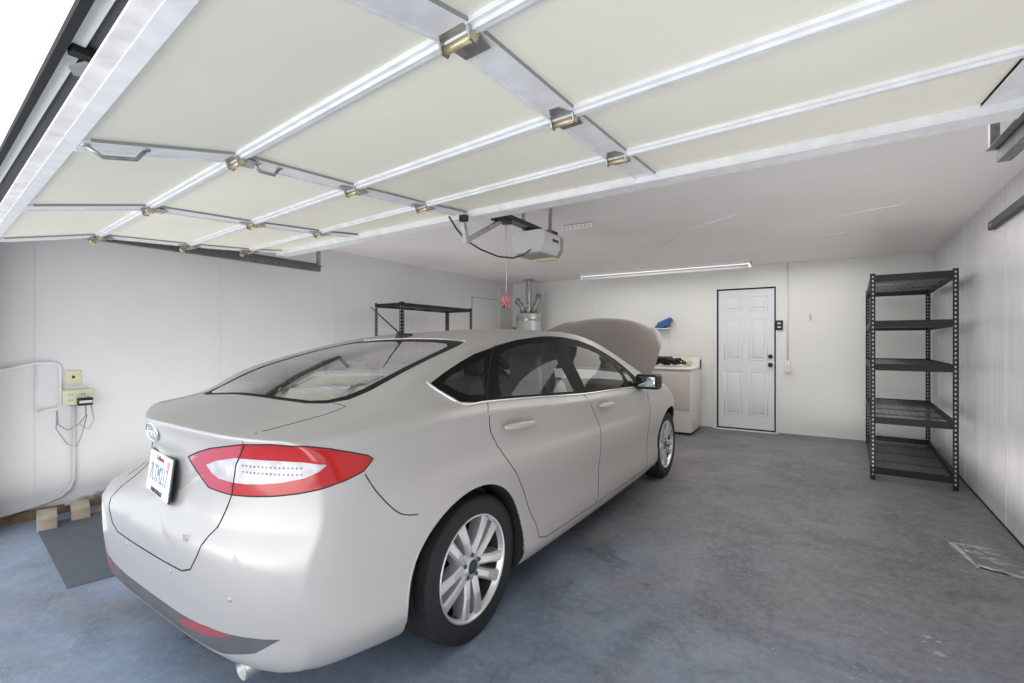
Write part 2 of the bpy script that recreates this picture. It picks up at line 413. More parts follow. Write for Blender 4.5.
mb.use('wood').quad([(.415, 2.50, .0008), (.44, 2.485, .0008), (.46, 2.50, .0008), (.435, 2.52, .0008)])
struct(mb, 'trim_7')

# ---------------- back door (six panels)
dr = thing('door_1', None, None, ((DX0+DX1)/2, YB, 0)); dr['kind'] = 'structure'
w = DX1-DX0; hw = w/2
mb = MB().use('doorw'); mb.box((-hw+0.008, 0.012, 0.03), (hw-0.008, 0.05, DZ1-0.008))
o = mb.build('door_slab', dr)
mb = MB().use('doorw')
for (x0, x1) in ((-0.27, -0.045), (0.045, 0.27)):
    for (z0, z1) in ((0.22, 0.83), (0.99, 1.56), (1.68, 1.88)):
        for (a, b2) in (((x0,z0),(x1,z0)), ((x1,z0),(x1,z1)), ((x1,z1),(x0,z1)), ((x0,z1),(x0,z0))):
            mb.tube([(a[0], 0.013, a[1]), (b2[0], 0.013, b2[1])], 0.0045, 6)
        mb.box((x0+0.035, 0.005, z0+0.035), (x1-0.035, 0.02, z1-0.035), 0.006)
mb.build('panel_moulding', dr)
mb = MB().use('doorw')
mb.box((-hw-0.07, -0.012, 0), (-hw-0.012, 0.02, DZ1+0.012)); mb.box((hw+0.012, -0.012, 0), (hw+0.04, 0.02, DZ1+0.012)); mb.box((-hw-0.07, -0.012, DZ1+0.012), (hw+0.04, 0.02, DZ1+0.07))
mb.build('door_frame', dr)
mb = MB().use('blackm')
mb.box((-hw-0.012, 0.004, 0), (-hw+0.008, 0.06, DZ1+0.012)); mb.box((hw-0.006, 0.008, 0), (hw+0.012, 0.06, DZ1+0.012)); mb.box((-hw, 0.004, DZ1-0.008), (hw, 0.06, DZ1+0.012)); mb.box((-hw, 0.004, 0.012), (hw, 0.06, 0.034))
mb.build('weather_strip', dr)
mb = MB().use('galv').box((-hw-0.01, -0.03, 0), (hw+0.01, 0.05, 0.014)); mb.build('threshold', dr)
for z in (1.045, 0.93):
    mb = MB().use('black').lathe([(0, -0.035), (0.016, -0.035), (0.020, -0.03), (0.028, -0.008), (0.030, 0.0), (0.030, 0.006), (0, 0.006)] if z > 1 else [(0, -0.055), (0.02, -0.055), (0.027, -0.045), (0.024, -0.03), (0.012, -0.02), (0.03, -0.006), (0.03, 0.006), (0, 0.006)], (hw-0.055, 0.008, z), (0, 1, 0), 20)
    mb.build('deadbolt' if z > 1 else 'door_handle', dr)
# access hatch on the left wall
dr = thing('door_2', None, None, (XL, 6.43, 0)); dr['kind'] = 'structure'
mb = MB().use('wall_l').box((0.0, -0.36, 0.9), (0.012, 0.38, 1.965)); mb.build('hatch_panel', dr)
mb = MB().use('inkgrey').box((0.0, -0.375, 1.965), (0.014, 0.39, 1.977)).box((0, -0.372, 0.9), (0.013, -0.362, 1.97)); mb.build('hatch_gap', dr)
mb = MB().use('white').box((0.0, 0.40, 0.2), (0.02, 0.44, 2.2)); mb.build('door_frame', dr)

# ================================================================== SECTIONAL GARAGE DOOR
DW0, DW1 = -4.17, 0.63
STX = [-4.13, -3.03, -1.92, -0.70, 0.56]
rows = [ (0.505, 1.868, -0.10), (0.985, 1.985, -0.098), (1.545, 2.018, -0.098), (2.045, 2.055, -0.085), (2.50, 2.098, -0.045) ]
def dp(r, x, off=0.0):
    """point on seam r at lateral x; off = distance below the door skin"""
    Y, Z, k = rows[r]; return Vector((x, Y + k*(x+1.9), Z - off))
gd = thing('garage_door', 'raised white sectional garage door with cream insulated panels under the ceiling', 'garage door', (-1.77, 1.5, 0))
gd_inv = Matrix.Translation(gd.location).inverted()
def L3(v): return gd_inv @ Vector(v)
def dq(r, t, x, off=0.0):
    """point on section r (between seam r and r+1) at fraction t"""
    a, b2 = dp(r, x), dp(r+1, x); p = a.lerp(b2, t)
    n = (b2-a).cross(Vector((1, 0, 0))).normalized()
    if n.z > 0: n = -n
    return p + n*off
def slab(mb, r, t0, t1, x0, x1, o0, o1):
    P = [dq(r, t0, x0, o0), dq(r, t0, x1, o0), dq(r, t1, x1, o0), dq(r, t1, x0, o0), dq(r, t0, x0, o1), dq(r, t0, x1, o1), dq(r, t1, x1, o1), dq(r, t1, x0, o1)]
    mb.hexa([L3(p) for p in P])
def hinge(parent, r, x, big=1.0):
    """hinge plate with roller sleeve at seam r"""
    mb = MB().use('galvd'); c = dp(r, x, 0.012); s = 0.036*big
    k = rows[r][2]
    def q(dx, dy, dz): return L3((c.x+dx, c.y+dy+k*dx, c.z+dz))
    # two triangular leaves
    for sg in (1, -1):
        pts = [(-s*1.5, 0), (s*1.5, 0), (s*1.2, sg*s*2.3), (-s*1.2, sg*s*2.3)] if sg > 0 else [(-s*1.5, 0), (s*1.5, 0), (s*0.5, sg*s*2.4), (-s*0.5, sg*s*2.4)]
        A = [q(a, b2, -0.006) for a, b2 in pts]; B = [q(a, b2, -0.002) for a, b2 in pts]
        mb.hexa(A + B)
    for sg in (-1, 1):
        mb.hexa([q(sg*s*1.25, -s*0.7, -0.006), q(sg*s*1.42, -s*0.7, -0.006), q(sg*s*1.42, s*0.7, -0.006), q(sg*s*1.25, s*0.7, -0.006),
                 q(sg*s*1.25, -s*0.35, -0.036*big), q(sg*s*1.42, -s*0.35, -0.036*big), q(sg*s*1.42, s*0.35, -0.036*big), q(sg*s*1.25, s*0.35, -0.036*big)])
    o = mb.build('hinge', parent)
    mb = MB().use('brass'); mb.cyl(q(-s*1.5, 0, -0.024*big), q(s*1.5, 0, -0.024*big), 0.011*big, 14); mb.build('hinge_pin', parent)
secs = []
for r in range(4):
    sec = bpy.data.objects.new('door_section', None); COL.objects.link(sec); sec.parent = gd; secs.append(sec)
    mb = MB().use('cream')
    slab(mb, r, 0.0, 1.0, DW0, DW1, 0.0, -0.035)
    mb.build('insulation_panel', sec)
    # seam rails (double ridges at both edges of each section)
    mb = MB().use('galv')
    if r == 0: slab(mb, r, 0.0, 0.006, DW0, DW1, 0.0, 0.008)
    else:
        slab(mb, r, 0.004, 0.055, DW0, DW1, 0.0, 0.012); slab(mb, r, 0.004, 0.022, DW0, DW1, 0.0, 0.022)
    slab(mb, r, 0.945, 0.996, DW0, DW1, 0.0, 0.012); slab(mb, r, 0.978, 0.996, DW0, DW1, 0.0, 0.022)
    mb.build('edge_rail', sec)
    for i, x in enumerate(STX):
        hwid = 0.05
        mb = MB().use('galv'); slab(mb, r, 0.0, 1.0, x-hwid, x+hwid, 0.0, 0.010)
        slab(mb, r, 0.0, 1.0, x-hwid, x-hwid+0.006, 0.0, 0.016)
        mb.build('stile', sec)
        if x > .5: continue
        mb = MB().use('greyd'); slab(mb, r, 0.05, 0.95, x+hwid, x+hwid+0.0025, 0.0, 0.010); mb.build('stile_gap', sec)
for r in (1, 2, 3):
    for i, x in enumerate(STX): hinge(secs[r], r, x, 0.95 if r == 1 else 0.88)
# bottom seal retainer
mb = MB().use('rubber')
for (m_, d0, d1, z0, z1) in (('galv', -0.036, 0.002, -0.010, 0.0), ('rubber', -0.072, -0.036, -0.008, 0.0)):
    mb.use(m_)
    P = []
    for z in (z0, z1):
        for (x, d) in ((DW0, d0), (DW1, d0), (DW1, d1), (DW0, d1)):
            q = dp(0, x); P.append(L3((q.x, q.y+d, q.z+z)))
    mb.hexa(P)
mb.build('bottom_seal', gd)
# strut along the top section's inner edge
mb = MB().use('galv')
def strut(mb, y0, y1, z0, z1):
    P = []
    for z in (z0, z1):
        for (x, d) in ((DW0-0.02, y0), (DW1, y0), (DW1, y1), (DW0-0.02, y1)):
            q = dp(4, x); P.append(L3((q.x, q.y+d, q.z+z)))
    mb.hexa(P)
strut(mb, -0.095, -0.090, -0.04, 0.0); strut(mb, -0.09, 0.02, -0.046, -0.038); strut(mb, 0.015, 0.02, -0.04, 0.02)
mb.build('top_strut', gd)
# lift handles on the bottom section beside the second stile
for (t0, t1) in ((0.02, 0.36),):
    pass
def lift_handle(r, ta, tb, x, parent):
    mb = MB().use('galvd'); P = []
    for t, off in ((ta, 0.012), (ta+(tb-ta)*0.22, 0.045), (tb-(tb-ta)*0.22, 0.045), (tb, 0.012)):
        P.append(L3(dq(r, t, x, off)))
    mb.tube(P, 0.007, 8)
    for t in (ta, tb): mb.ball(L3(dq(r, t, x, 0.012)), 0.013, (1, 1, 0.5), 10)
    mb.build('lift_handle', parent)
lift_handle(0, 0.03, 0.36, -1.90, secs[0]); lift_handle(1, 0.10, 0.30, -1.90, secs[1])
# roller brackets at both door edges
for r in range(1, 5):
    for x, sgn in ((DW0, -1), (DW1, 1)):
        q = dp(r, x)
        mb = MB().use('galvd'); mb.box(L3((x-0.02, q.y-0.04, q.z-0.03)), L3((x+0.05*-sgn+0.02, q.y+0.04, q.z-0.012)))
        mb.tube([L3((x-0.06*-sgn*-1, q.y, q.z-0.03)), L3((x+sgn*0.10, q.y, q.z-0.03))], 0.006, 8)
        o = mb.build('roller_bracket', gd)
        mb = MB().use('brass').lathe([(0, -0.008), (0.022, -0.008), (0.022, 0.008), (0, 0.008)], L3((x+sgn*0.085, q.y, q.z-0.03)), (1, 0, 0), 16); mb.build('roller', gd)
# white reinforcement bracket at the right end of the strut
mb = MB().use('galv'); q = dp(4, DW1)
mb.box(L3((0.56, q.y-0.28, q.z-0.018)), L3((0.66, q.y+0.06, q.z+0.03))); mb.box(L3((0.64, q.y-0.20, q.z-0.03)), L3((0.70, q.y-0.05, q.z-0.015)))
mb.build('top_bracket', gd)

# tracks
def track(name, label, x, y0, y1, z, sgn):
    t = thing(name, label, 'track', (x, y0, z), 0, 'garage door tracks')
    mb = MB().use('track')
    L_ = y1-y0
    mb.box((0, 0, -0.026), (0.003, L_, 0.026)); mb.box((-sgn*0.0, 0, -0.028), (-sgn*0.045, L_, -0.025)); mb.box((0, 0, 0.025), (-sgn*0.045, L_, 0.028))
    mb.box((-sgn*0.045, 0, -0.028), (-sgn*0.042, L_, -0.016))
    mb.build('channel', t)
    mb = MB().use('track'); mb.box((0.0, 0, 0.026), (sgn*0.032, L_, 0.029)); mb.box((0, 0, 0.026), (sgn*0.003, L_, 0.05)); mb.build('stiffening_angle', t)
    for y in (L_*0.45, L_-0.05):
        mb = MB().use('galvd').box((0.0, y, 0.03), (sgn*0.03, y+0.03, 2.30-z)); mb.build('hanger', t)
    # curved lower end leading to the vertical run
    pts = [(0, 0, 0), (0, -0.16, -0.03), (0, -0.30, -0.11), (0, -0.42, -0.25), (0, -0.48, -0.42), (0, -0.50, -0.6), (0, -0.50, -z)]
    mb = MB().use('galvd')
    for a, b2 in zip(pts[:-1], pts[1:]): mb.obox(a, b2, 0.045, 0.006, (0, 0, 1) if a[1] > -0.4 else (0, 1, 0))
    return t
track('door_track', 'dark galvanised steel track of the garage door along the left wall', -4.30, 1.16, 3.06, 2.004, 1)
track('door_track', 'short end of galvanised track at the upper right, beside the right wall', 0.665, 0.9, 2.78, 2.035, -1)

# opener
op = thing('garage_door_opener', 'light grey overhead door opener with black rail hanging from the ceiling', 'opener', (-1.86, 3.3, 2.03))
mb = MB().use('black'); mb.box((-0.028, -2.55, 0.105), (0.028, 0.05, 0.14)); mb.box((-0.04, -2.55, 0.10), (0.04, 0.03, 0.107)); mb.build('rail', op)
OCT = [(-0.115, -0.085), (0.115, -0.085), (0.145, -0.03), (0.145, 0.065), (0.12, 0.085), (-0.12, 0.085), (-0.145, 0.065), (-0.145, -0.03)]
mb = MB().use('greyp'); mb.prism(OCT, lambda a, b2, t_: (a, t_, b2), -0.14, 0.13); mb.build('motor_housing', op)
mb = MB().use('greyd'); mb.prism([(a*.97, b2*.97) for a, b2 in OCT], lambda a, b2, t_: (a, t_, b2), 0.132, 0.20); mb.build('rear_cover', op)
mb = MB().use('greyd'); mb.box((-0.11, -0.13, -0.10), (0.11, 0.18, -0.086)); mb.build('underside', op)
mb = MB().use('black'); mb.box((-0.05, -0.10, 0.085), (0.05, 0.08, 0.105)); mb.box((0.06, 0.02, 0.083), (0.12, 0.14, 0.11)); mb.build('chassis_top', op)
mb = MB().use('black')
mb.box((0.145, 0.0, 0.01), (0.148, 0.10, 0.03))
mb.build('terminal_block', op)
mb = MB().use('ivory').box((-0.09, 0.08, -0.112), (0.11, 0.20, -0.10), 0.005); mb.build('light_lens', op)
for sx in (-0.12, 0.12):
    mb = MB().use('galvd'); mb.obox((sx, 0.0, 0.08), (sx*1.05, 0.0, 0.27), 0.03, 0.003, (0, 1, 0)); mb.build('mounting_strap', op)
mb = MB().use('galvd')
mb.obox((-0.02, -0.92, -0.02), (-0.02, -0.89, -0.14), 0.028, 0.028, (0, 1, 0)); mb.obox((-0.02, -0.90, -0.135), (0, -0.52, 0.075), 0.028, 0.03)
mb.build('door_arm', op)
mb = MB().use('black'); mb.box((-0.04, -0.94, -0.01), (0.005, -0.90, 0.03)); mb.build('arm_clamp', op)
mb = MB().use('black'); mb.box((-0.03, -0.6, 0.07), (0.03, -0.42, 0.104)); mb.build('trolley', op)
mb = MB().use('pinkc').tube([(0.0, -0.45, 0.08), (0.0, -0.45, -0.12), (0.005, -0.45, -0.32), (0, -0.45, -0.44)], 0.004, 6)
cord = mb.build('release_cord', op, )
mb = MB().use('red')
for i in range(7):
    a = i*PI*2/7; mb.tube([(0, -0.45, -0.44), (0.03*math.cos(a), -0.45+0.03*math.sin(a), -0.47), (0.022*math.cos(a+1), -0.45+0.022*math.sin(a+1), -0.53), (0, -0.45, -0.50)], 0.007, 6)
h_ = mb.build('pull_handle', cord); h_['label'] = 'tangled faded red pull handle'
def sag(a, b2, d, n=14):
    a, b2 = Vector(a), Vector(b2); return [a.lerp(b2, i/n) - Vector((0, 0, d*math.sin(PI*i/n))) for i in range(n+1)]
mb = MB().use('black').tube([(-0.09, -0.98, 0.02), (-0.07, -0.93, -0.05), (-0.06, -0.85, -0.11), (-0.03, -0.72, -0.155), (0.0, -0.55, -0.18), (0.04, -0.42, -0.175), (0.05, -0.28, -0.13), (0.06, -0.20, -0.08)], 0.006, 8); mb.build('cable', op)
# perforated ceiling angle the opener hangs from
t = thing('ceiling_bracket', 'perforated metal angle on the ceiling above the door opener', 'bracket', (-1.75, 3.85, ZC))
mb = MB().use('galv'); mb.box((-0.16, 0, -0.045), (0.14, 0.004, 0)); mb.box((-0.16, 0, -0.004), (0.14, 0.045, 0)); mb.use('pinkc')
for i in range(7): mb.box((-0.14+i*0.04, -0.002, -0.034), (-0.12+i*0.04, 0.0, -0.014))
mb.build('angle_bar', t); mb = MB().use('galvd').lathe([(0, -.012), (.012, -.012), (.012, -.004), (0, -.004)], (.1, .025, 0), (0, 0, 1), 6); mb.build('bolt', t)

# black torsion hardware above the raised door
t = thing('torsion_bar', 'black steel bar with a grey end plate, behind the lintel above the raised door', 'bar', (-1.60, 0.41, 2.0))
mb = MB().use('blackm'); mb.obox((0, 0.0, 0.0), (-0.02, 0.30, 0.015), 0.036, 0.02); mb.build('bar', t)
mb = MB().use('greyd'); mb.prism([(-0.05, 0.01), (0.02, 0.03), (0.0, 0.16), (-0.05, 0.10), (-0.09, 0.03)], lambda a, b2, t_: (a-.04, b2+.01, t_), -0.010, -0.004); mb.lathe([(0, 0), (.008, 0), (.008, .006), (0, .006)], (-.07, .06, -.016), (0, 0, 1), 10); mb.build('end_plate', t)

# ================================================================== CEILING LIGHT
t = thing('fluorescent_light', 'long white fluorescent tube fitting on the ceiling near the back wall', 'ceiling light', (-1.88, 6.80, ZC))
mb = MB().use('white'); mb.box((-1.14, -0.06, -0.055), (1.23, 0.06, 0)); mb.build('housing', t)
mb = MB().use('tube'); mb.cyl((-1.11, 0, -0.075), (1.20, 0, -0.075), 0.019, 16); mb.build('lamp_tube', t)
mb = MB().use('white'); mb.box((-1.14, -0.055, -0.10), (-1.115, 0.055, 0), 0.004); mb.build('end_cap', t)
mb = MB().use('white'); mb.box((1.205, -0.055, -0.095), (1.23, 0.055, 0), 0.004); mb.build('end_cap', t)

# ================================================================== SHELVING
def slotted_post(parent, x, y, h, sx, sy):
    mb = MB().use('rack')
    mb.box((x, y, 0), (x+sx*0.038, y+sy*0.003, h)); mb.box((x, y, 0), (x+sx*0.003, y+sy*0.038, h))
    mb.use('hole'); z = 0.04
    while z < h-0.03:
        mb.box((x+sx*0.014, y-sy*0.001, z), (x+sx*0.026, y+sy*0.004, z+0.018)); mb.box((x-sx*0.001, y+sy*0.014, z), (x+sx*0.004, y+sy*0.026, z+0.018)); z += 0.038
    mb.build('post', parent)
def rack_unit(name, label, x0, y0, x1, y1, h, levels, beam):
    t = thing(name, label, 'shelving unit', ((x0+x1)/2, (y0+y1)/2, 0), 0, None)
    X, Y = (x1-x0)/2, (y1-y0)/2
    for sx in (-1, 1):
        for sy in (-1, 1): slotted_post(t, sx*X, sy*Y, h, -sx, -sy)
    for z in levels:
        sh = bpy.data.objects.new('shelf', None); COL.objects.link(sh); sh.parent = t
        mb = MB().use('rack')
        for sy in (-1, 1): mb.box((-X+0.004, sy*(Y-0.004), z-beam), (X-0.004, sy*(Y-0.018), z)); 
        for sx in (-1, 1): mb.box((sx*(X-0.004), -Y+0.004, z-beam), (sx*(X-0.018), Y-0.004, z))
        mb.build('beam', sh)
        mb = MB().use('wire')
        n = int(2*Y/0.05)
        for i in range(1, n): mb.tube([(-X+0.02, -Y+2*Y*i/n, z-0.012), (X-0.02, -Y+2*Y*i/n, z-0.012)], 0.0022, 5)
        n = int(2*X/0.05)
        for i in range(1, n): mb.tube([(-X+2*X*i/n, -Y+0.02, z-0.016), (-X+2*X*i/n, Y-0.02, z-0.016)], 0.0022, 5)
        for i in (1, 2, 3): mb.box((-X+0.01, -Y+2*Y*i/4-0.012, z-0.035), (X-0.01, -Y+2*Y*i/4+0.012, z-0.02))
        mb.build('wire_deck', sh)
    return t
r1 = rack_unit('shelving_unit', 'tall black five-tier shelving unit with wire decks standing against the right wall', 0.515, 5.33, 1.105, 7.15, 1.865, (0.115, 0.57, 1.05, 1.438, 1.85), 0.060)
r2 = rack_unit('shelving_unit', 'black slotted-post shelving unit behind the car against the left wall', -4.32, 3.80, -3.88, 5.10, 1.70, (0.12, 0.6, 1.1, 1.69), 0.04)
r1.rotation_euler.z = -0.062

# ================================================================== DRYER
t = thing('dryer', 'almond white clothes dryer standing by the back wall beyond the car nose', 'dryer', (-1.665, 6.86, 0))
mb = MB().use('appl').box((-0.335, -0.33, 0.03), (0.335, 0.33, 0.86), 0.012); mb.build('cabinet', t)
mb = MB().use('appl').box((-0.34, -0.345, 0.862), (0.34, 0.34, 0.895), 0.012); mb.build('worktop', t)
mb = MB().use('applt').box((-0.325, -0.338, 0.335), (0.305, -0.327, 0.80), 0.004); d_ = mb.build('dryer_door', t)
mb = MB().use('inkgrey').box((-0.330, -0.334, 0.329), (0.311, -0.329, 0.335)).box((0.305, -0.334, 0.329), (0.311, -0.329, 0.806)).box((-0.330, -0.334, 0.80), (0.311, -0.329, 0.806)); mb.build('door_seam', d_)
mb = MB().use('appl').hexa([(-0.33, 0.20, 0.895), (0.335, 0.20, 0.895), (0.335, 0.33, 0.895), (-0.33, 0.33, 0.895), (-0.33, 0.25, 1.02), (0.335, 0.25, 1.02), (0.335, 0.33, 1.02), (-0.33, 0.33, 1.02)])
mb.build('control_panel', t)
mb = MB().use('ivory').lathe([(0, -0.03), (0.032, -0.03), (0.036, -0.004), (0.062, -0.004), (0.062, 0.006), (0, 0.006)], (0.18, 0.222, 0.955), (0, 1, -0.38), 22); mb.build('dial', t)
mb = MB().use('blackm').box((-0.32, -0.30, 0), (0.32, 0.31, 0.03)); mb.build('plinth', t)
mb = MB().use('black').box((0.336, 0.22, 0.86), (0.345, 0.31, 0.99)); mb.build('end_trim', t)
# heap of dark cable on top of it
mb = MB().use('blackm'); rnd = random.Random(3)
for k in range(16):
    cx, cy = rnd.uniform(-0.12, 0.10), rnd.uniform(-0.06, 0.06); r0 = rnd.uniform(0.05, 0.12); zz = 0.012 + k*0.0055; ph = rnd.uniform(0, 6)
    if k == 11: mb.use('brown')
    mb.tube([(cx + r0*1.4*math.cos(ph+a*0.5), cy + r0*0.8*math.sin(ph+a*0.5), zz + 0.045*abs(math.sin(a*0.8+ph))) for a in range(12)], rnd.uniform(0.007, 0.012), 6)
mb.use('blackm').tube([(-0.20, -0.02, 0.01), (-0.26, -0.08, 0.01), (-0.30, -0.06, 0.01)], 0.01, 6)
o = mb.build('cable_heap'); o.location = (-1.72, 6.84, 0.897); tag(o, 'tangled heap of black cables lying on top of the dryer', 'cables')
# blue wrapped packet on a little bracket shelf
mb = MB().use('blue').box((-0.10, -0.07, 0.0), (0.11, 0.07, 0.12), 0.03, 4)
for v in mb.bm.verts: v.co += Vector((0.022*math.sin(v.co.z*50+v.co.x*30), 0.015*math.sin(v.co.x*60), 0.03*math.sin(v.co.x*24)-.02*(v.co.x < 0)*(v.co.z > .05)))
o = mb.build('blue_packet'); o.location = (-1.87, YB-0.08, 1.462); tag(o, 'crumpled blue packet on a small wall bracket above the dryer', 'packet')
tb = thing('wall_bracket', 'small white bracket shelf fixed to the back wall under the blue packet', 'bracket', (-1.87, YB, 1.45))
mb = MB().use('white').box((-0.10, -0.16, -0.012), (0.10, 0, 0.0)); mb.build('shelf_board', tb)
mb = MB().use('white').box((0.07, -0.01, -0.5), (0.085, 0, -0.012)); mb.build('upright', tb)

# ================================================================== WATER HEATER
t = thing('water_heater', 'tall grey cylindrical water heater in the back left corner', 'water heater', (-4.05, 6.92, 0))
mb = MB().use('heater').lathe([(0, 0.0), (0.20, 0.0), (0.215, 0.03), (0.215, 1.70), (0.205, 1.725), (0, 1.74)], seg=36); mb.build('tank', t)
mb = MB().use('alu').lathe([(0.217, 1.60), (0.222, 1.61), (0.222, 1.65), (0.217, 1.66)], seg=36); mb.build('band', t)
mb = MB().use('alu').lathe([(0.05, 1.74), (0.06, 1.75), (0.045, 1.80), (0.045, 2.3)], seg=20).lathe([(0.052, 2.02), (0.055, 2.03), (0.055, 2.07), (0.052, 2.08)], seg=20).lathe([(0.1, 2.285), (0.045, 2.27)], seg=20); mb.build('flue', t)
for sg in (-1, 1):
    mb = MB().use('galvd'); P = [(sg*0.11, -0.02, 1.72), (sg*0.10, -0.03, 1.80), (sg*0.13, -0.05, 1.88), (sg*0.20, -0.06, 1.93), (sg*0.17, -0.05, 1.99)]
    mb.tube(P if sg < 0 else [(0.11, -0.02, 1.72), (0.12, 0.0, 1.83), (0.16, 0.02, 1.93), (0.17, 0.04, 2.05)], 0.046, 12)
    mb.build('flexible_hose', t)
mb = MB().use('chrome').tube([(-0.04, -0.12, 1.73), (-0.04, -0.12, 1.85), (0.06, -0.10, 1.85)], 0.012, 8); mb.build('valve', t)
mb = MB().use('greyd').tube([(-0.21, -0.05, 1.45), (-0.40, -0.05, 1.45), (-0.40, -0.05, 1.2)], 0.012, 8).cyl((-0.30, -0.09, 1.47), (-0.30, -0.01, 1.47), 0.03, 12); mb.build('gas_pipe', t)

# ================================================================== SMALL WALL THINGS
t = thing('door_keypad', 'small black keypad with two white symbols beside the back door', 'keypad', (-0.355, YB, 1.47))
mb = MB().use('black').box((-0.045, -0.025, -0.065), (0.045, 0, 0.065), 0.006); mb.build('body', t)
for z in (.015, -.035):
    mb = MB().use('greyp').box((-0.02, -0.027, z), (0.02, -0.024, z+.02)); mb.build('button', t)
t = thing('light_switch', 'white light switch box fed by a white conduit beside the back door', 'switch', (-0.255, YB, 0.92))
mb = MB().use('white').box((-0.035, -0.045, -0.075), (0.035, 0, 0.075), 0.005); mb.build('switch_box', t)
mb = MB().use('greyp').box((-0.008, -0.055, -0.015), (0.008, -0.045, 0.012)); mb.build('toggle', t)
mb = MB().use('white').cyl((0, -0.012, 0.075), (0, -0.012, ZC-0.92), 0.009, 10); mb.build('conduit', t)
t = thing('wall_hook', 'tiny hook in the back wall to the right of the switch conduit', 'hook', (0.0, YB, 1.57))
mb = MB().use('greyp').box((-0.012, -0.004, -0.05), (0.012, 0, 0.05)); mb.build('back_plate', t)
mb = MB().use('greyp').tube([(0, -0.004, 0.03), (0, -0.03, 0.02), (0, -0.035, -0.01), (0, -0.02, -0.02)], 0.005, 8); mb.build('hook', t)

t = thing('phone_socket', 'square ivory telephone socket plate on the left wall', 'socket', (XL, 1.20, 0.985))
mb = MB().use('ivory').box((0, -0.045, -0.05), (0.008, 0.045, 0.05), 0.003); mb.build('plate', t)
mb = MB().use('brown').box((0.008, -0.008, -0.008), (0.010, 0.008, 0.012)); mb.build('jack', t)
t = thing('power_outlet', 'ivory double outlet box under the telephone socket on the left wall', 'outlet', (XL, 1.215, 0.84))
mb = MB().use('ivory').box((0, -0.085, -0.055), (0.05, 0.085, 0.055), 0.005)
mb.use('brown')
for y in (-0.04, 0.03):
    for dz in (-0.02, 0.02):
        mb.box((0.05, y-0.012, dz-0.006), (0.052, y-0.008, dz+0.006)); mb.box((0.05, y+0.004, dz-0.006), (0.052, y+0.008, dz+0.006))
mb.build('outlet_box', t)
mb = MB().use('ivory').box((0.05, -0.078, -0.048), (0.0515, -0.004, 0.048)); mb.build('cover_plate', t)
t = thing('plug_adapter', 'black and grey plug adapter pushed into the ivory outlet box', 'adapter', (XL+0.05, 1.25, 0.805))
mb = MB().use('black').box((0.003, -0.045, -0.028), (0.045, 0.04, 0.028), 0.004); mb.build('housing', t)
mb = MB().use('greyp').box((0.01, -0.04, -0.010), (0.048, 0.035, 0.010), 0.002); mb.build('middle_band', t)
mb = MB().use('cord').tube([(0.03, 0, -0.028), (0.03, 0.0, -0.10), (0.02, -0.03, -0.16), (0.02, -0.10, -0.20), (0.02, -0.15, -0.15), (0.02, -0.155, -0.05)], 0.005, 8)
mb.tube([(0.03, 0.03, -0.028), (0.025, 0.05, -0.14), (0.02, 0.02, -0.21), (0.02, -0.03, -0.17)], 0.0035, 8)
mb.tube([(0.02, -0.155, -0.05), (0.02, -0.16, -0.18), (0.02, -0.10, -0.30), (0.02, -0.05, -0.33), (0.02, -0.02, -0.25), (0.02, 0.01, -0.1)], 0.004, 8)
mb.build('cord', t)
t = thing('wall_conduit', 'grey conduit dropping from the outlet and curving back along the left wall foot', 'conduit', (XL, 1.2, 0))
mb = MB().use('greyp'); mb.tube([(0.018, 0.0, 0.79), (0.018, 0.0, 0.5), (0.018, 0.0, 0.24), (0.018, -0.02, 0.17), (0.018, -0.07, 0.125), (0.018, -0.15, 0.10), (0.02, -0.35, 0.075), (0.02, -0.65, 0.06)], 0.011, 10); mb.build('pipe', t)
mb = MB().use('greyd').box((0, -0.022, 0.775), (0.035, 0.022, 0.80)); mb.build('fitting', t)
mb = MB().use('white'); mb.tube([(0.01, -0.5, 1.03), (0.01, -0.18, 1.055), (0.01, 0.0, 1.098), (0.01, 0.09, 1.098), (0.01, 0.115, 1.085), (0.01, 0.128, 1.06), (0.01, 0.128, 0.78), (0.01, 0.11, 0.765), (0.01, 0.012, 0.752)], 0.009, 8)
mb.tube([(0.006, 0.0, 1.09), (0.006, 0.0, 0.752)], 0.006, 8)
o = mb.build('cable_raceway'); o.location = (XL, 1.0, 0); tag(o, 'white painted cable raceway looping in a rectangle on the left wall', 'raceway')
t = thing('black_wall_bar', 'black slotted metal bar screwed high on the right wall', 'bar', (xr_(4.2)-0.004, 4.2, 2.08), -0.040)
mb = MB().use('dark').box((-0.03, -0.9, -0.028), (0, 0.52, 0.028), 0.004); mb.build('bar', t)
mb = MB().use('greyd').box((-0.032, 0.41, -0.006), (-0.029, 0.48, 0.006)); mb.build('slot', t)

# wood blocks and mat
for i, (x, y, rz, lab) in enumerate(((-4.365, 1.00, -0.22, 'pale wooden block on the floor at the end of the rotten sill, nearer the camera'), (-4.415, 1.185, -0.22, 'pale wooden block on the floor against the left wall, nearer the car bumper'))):
    mb = MB().use('wood').box((-0.11, -0.05, 0), (0.11, 0.05, 0.085), 0.004)
    for v in mb.bm.verts: v.co.x += 0.01*math.sin(v.co.y*60+i); v.co.z += 0.006*math.sin(v.co.x*40+i)*(v.co.z > 0.04)
    o = mb.build('wood_block'); o.location = (x, y, 0); o.rotation_euler.z = rz; tag(o, lab, 'wood block', 'wood blocks by the left wall')
mb = MB().use('mat'); mb.prism([(-4.42, 0.955), (-3.17, 0.80), (-3.0, 1.55), (-4.35, 1.72)], lambda a, b2, t: (a+3.7, b2-1.2, t), 0.0, 0.006)
o = mb.build('floor_mat'); o.location = (-3.7, 1.2, 0.0); tag(o, 'thin dark grey mat lying on the blue floor behind the car bumper', 'mat')

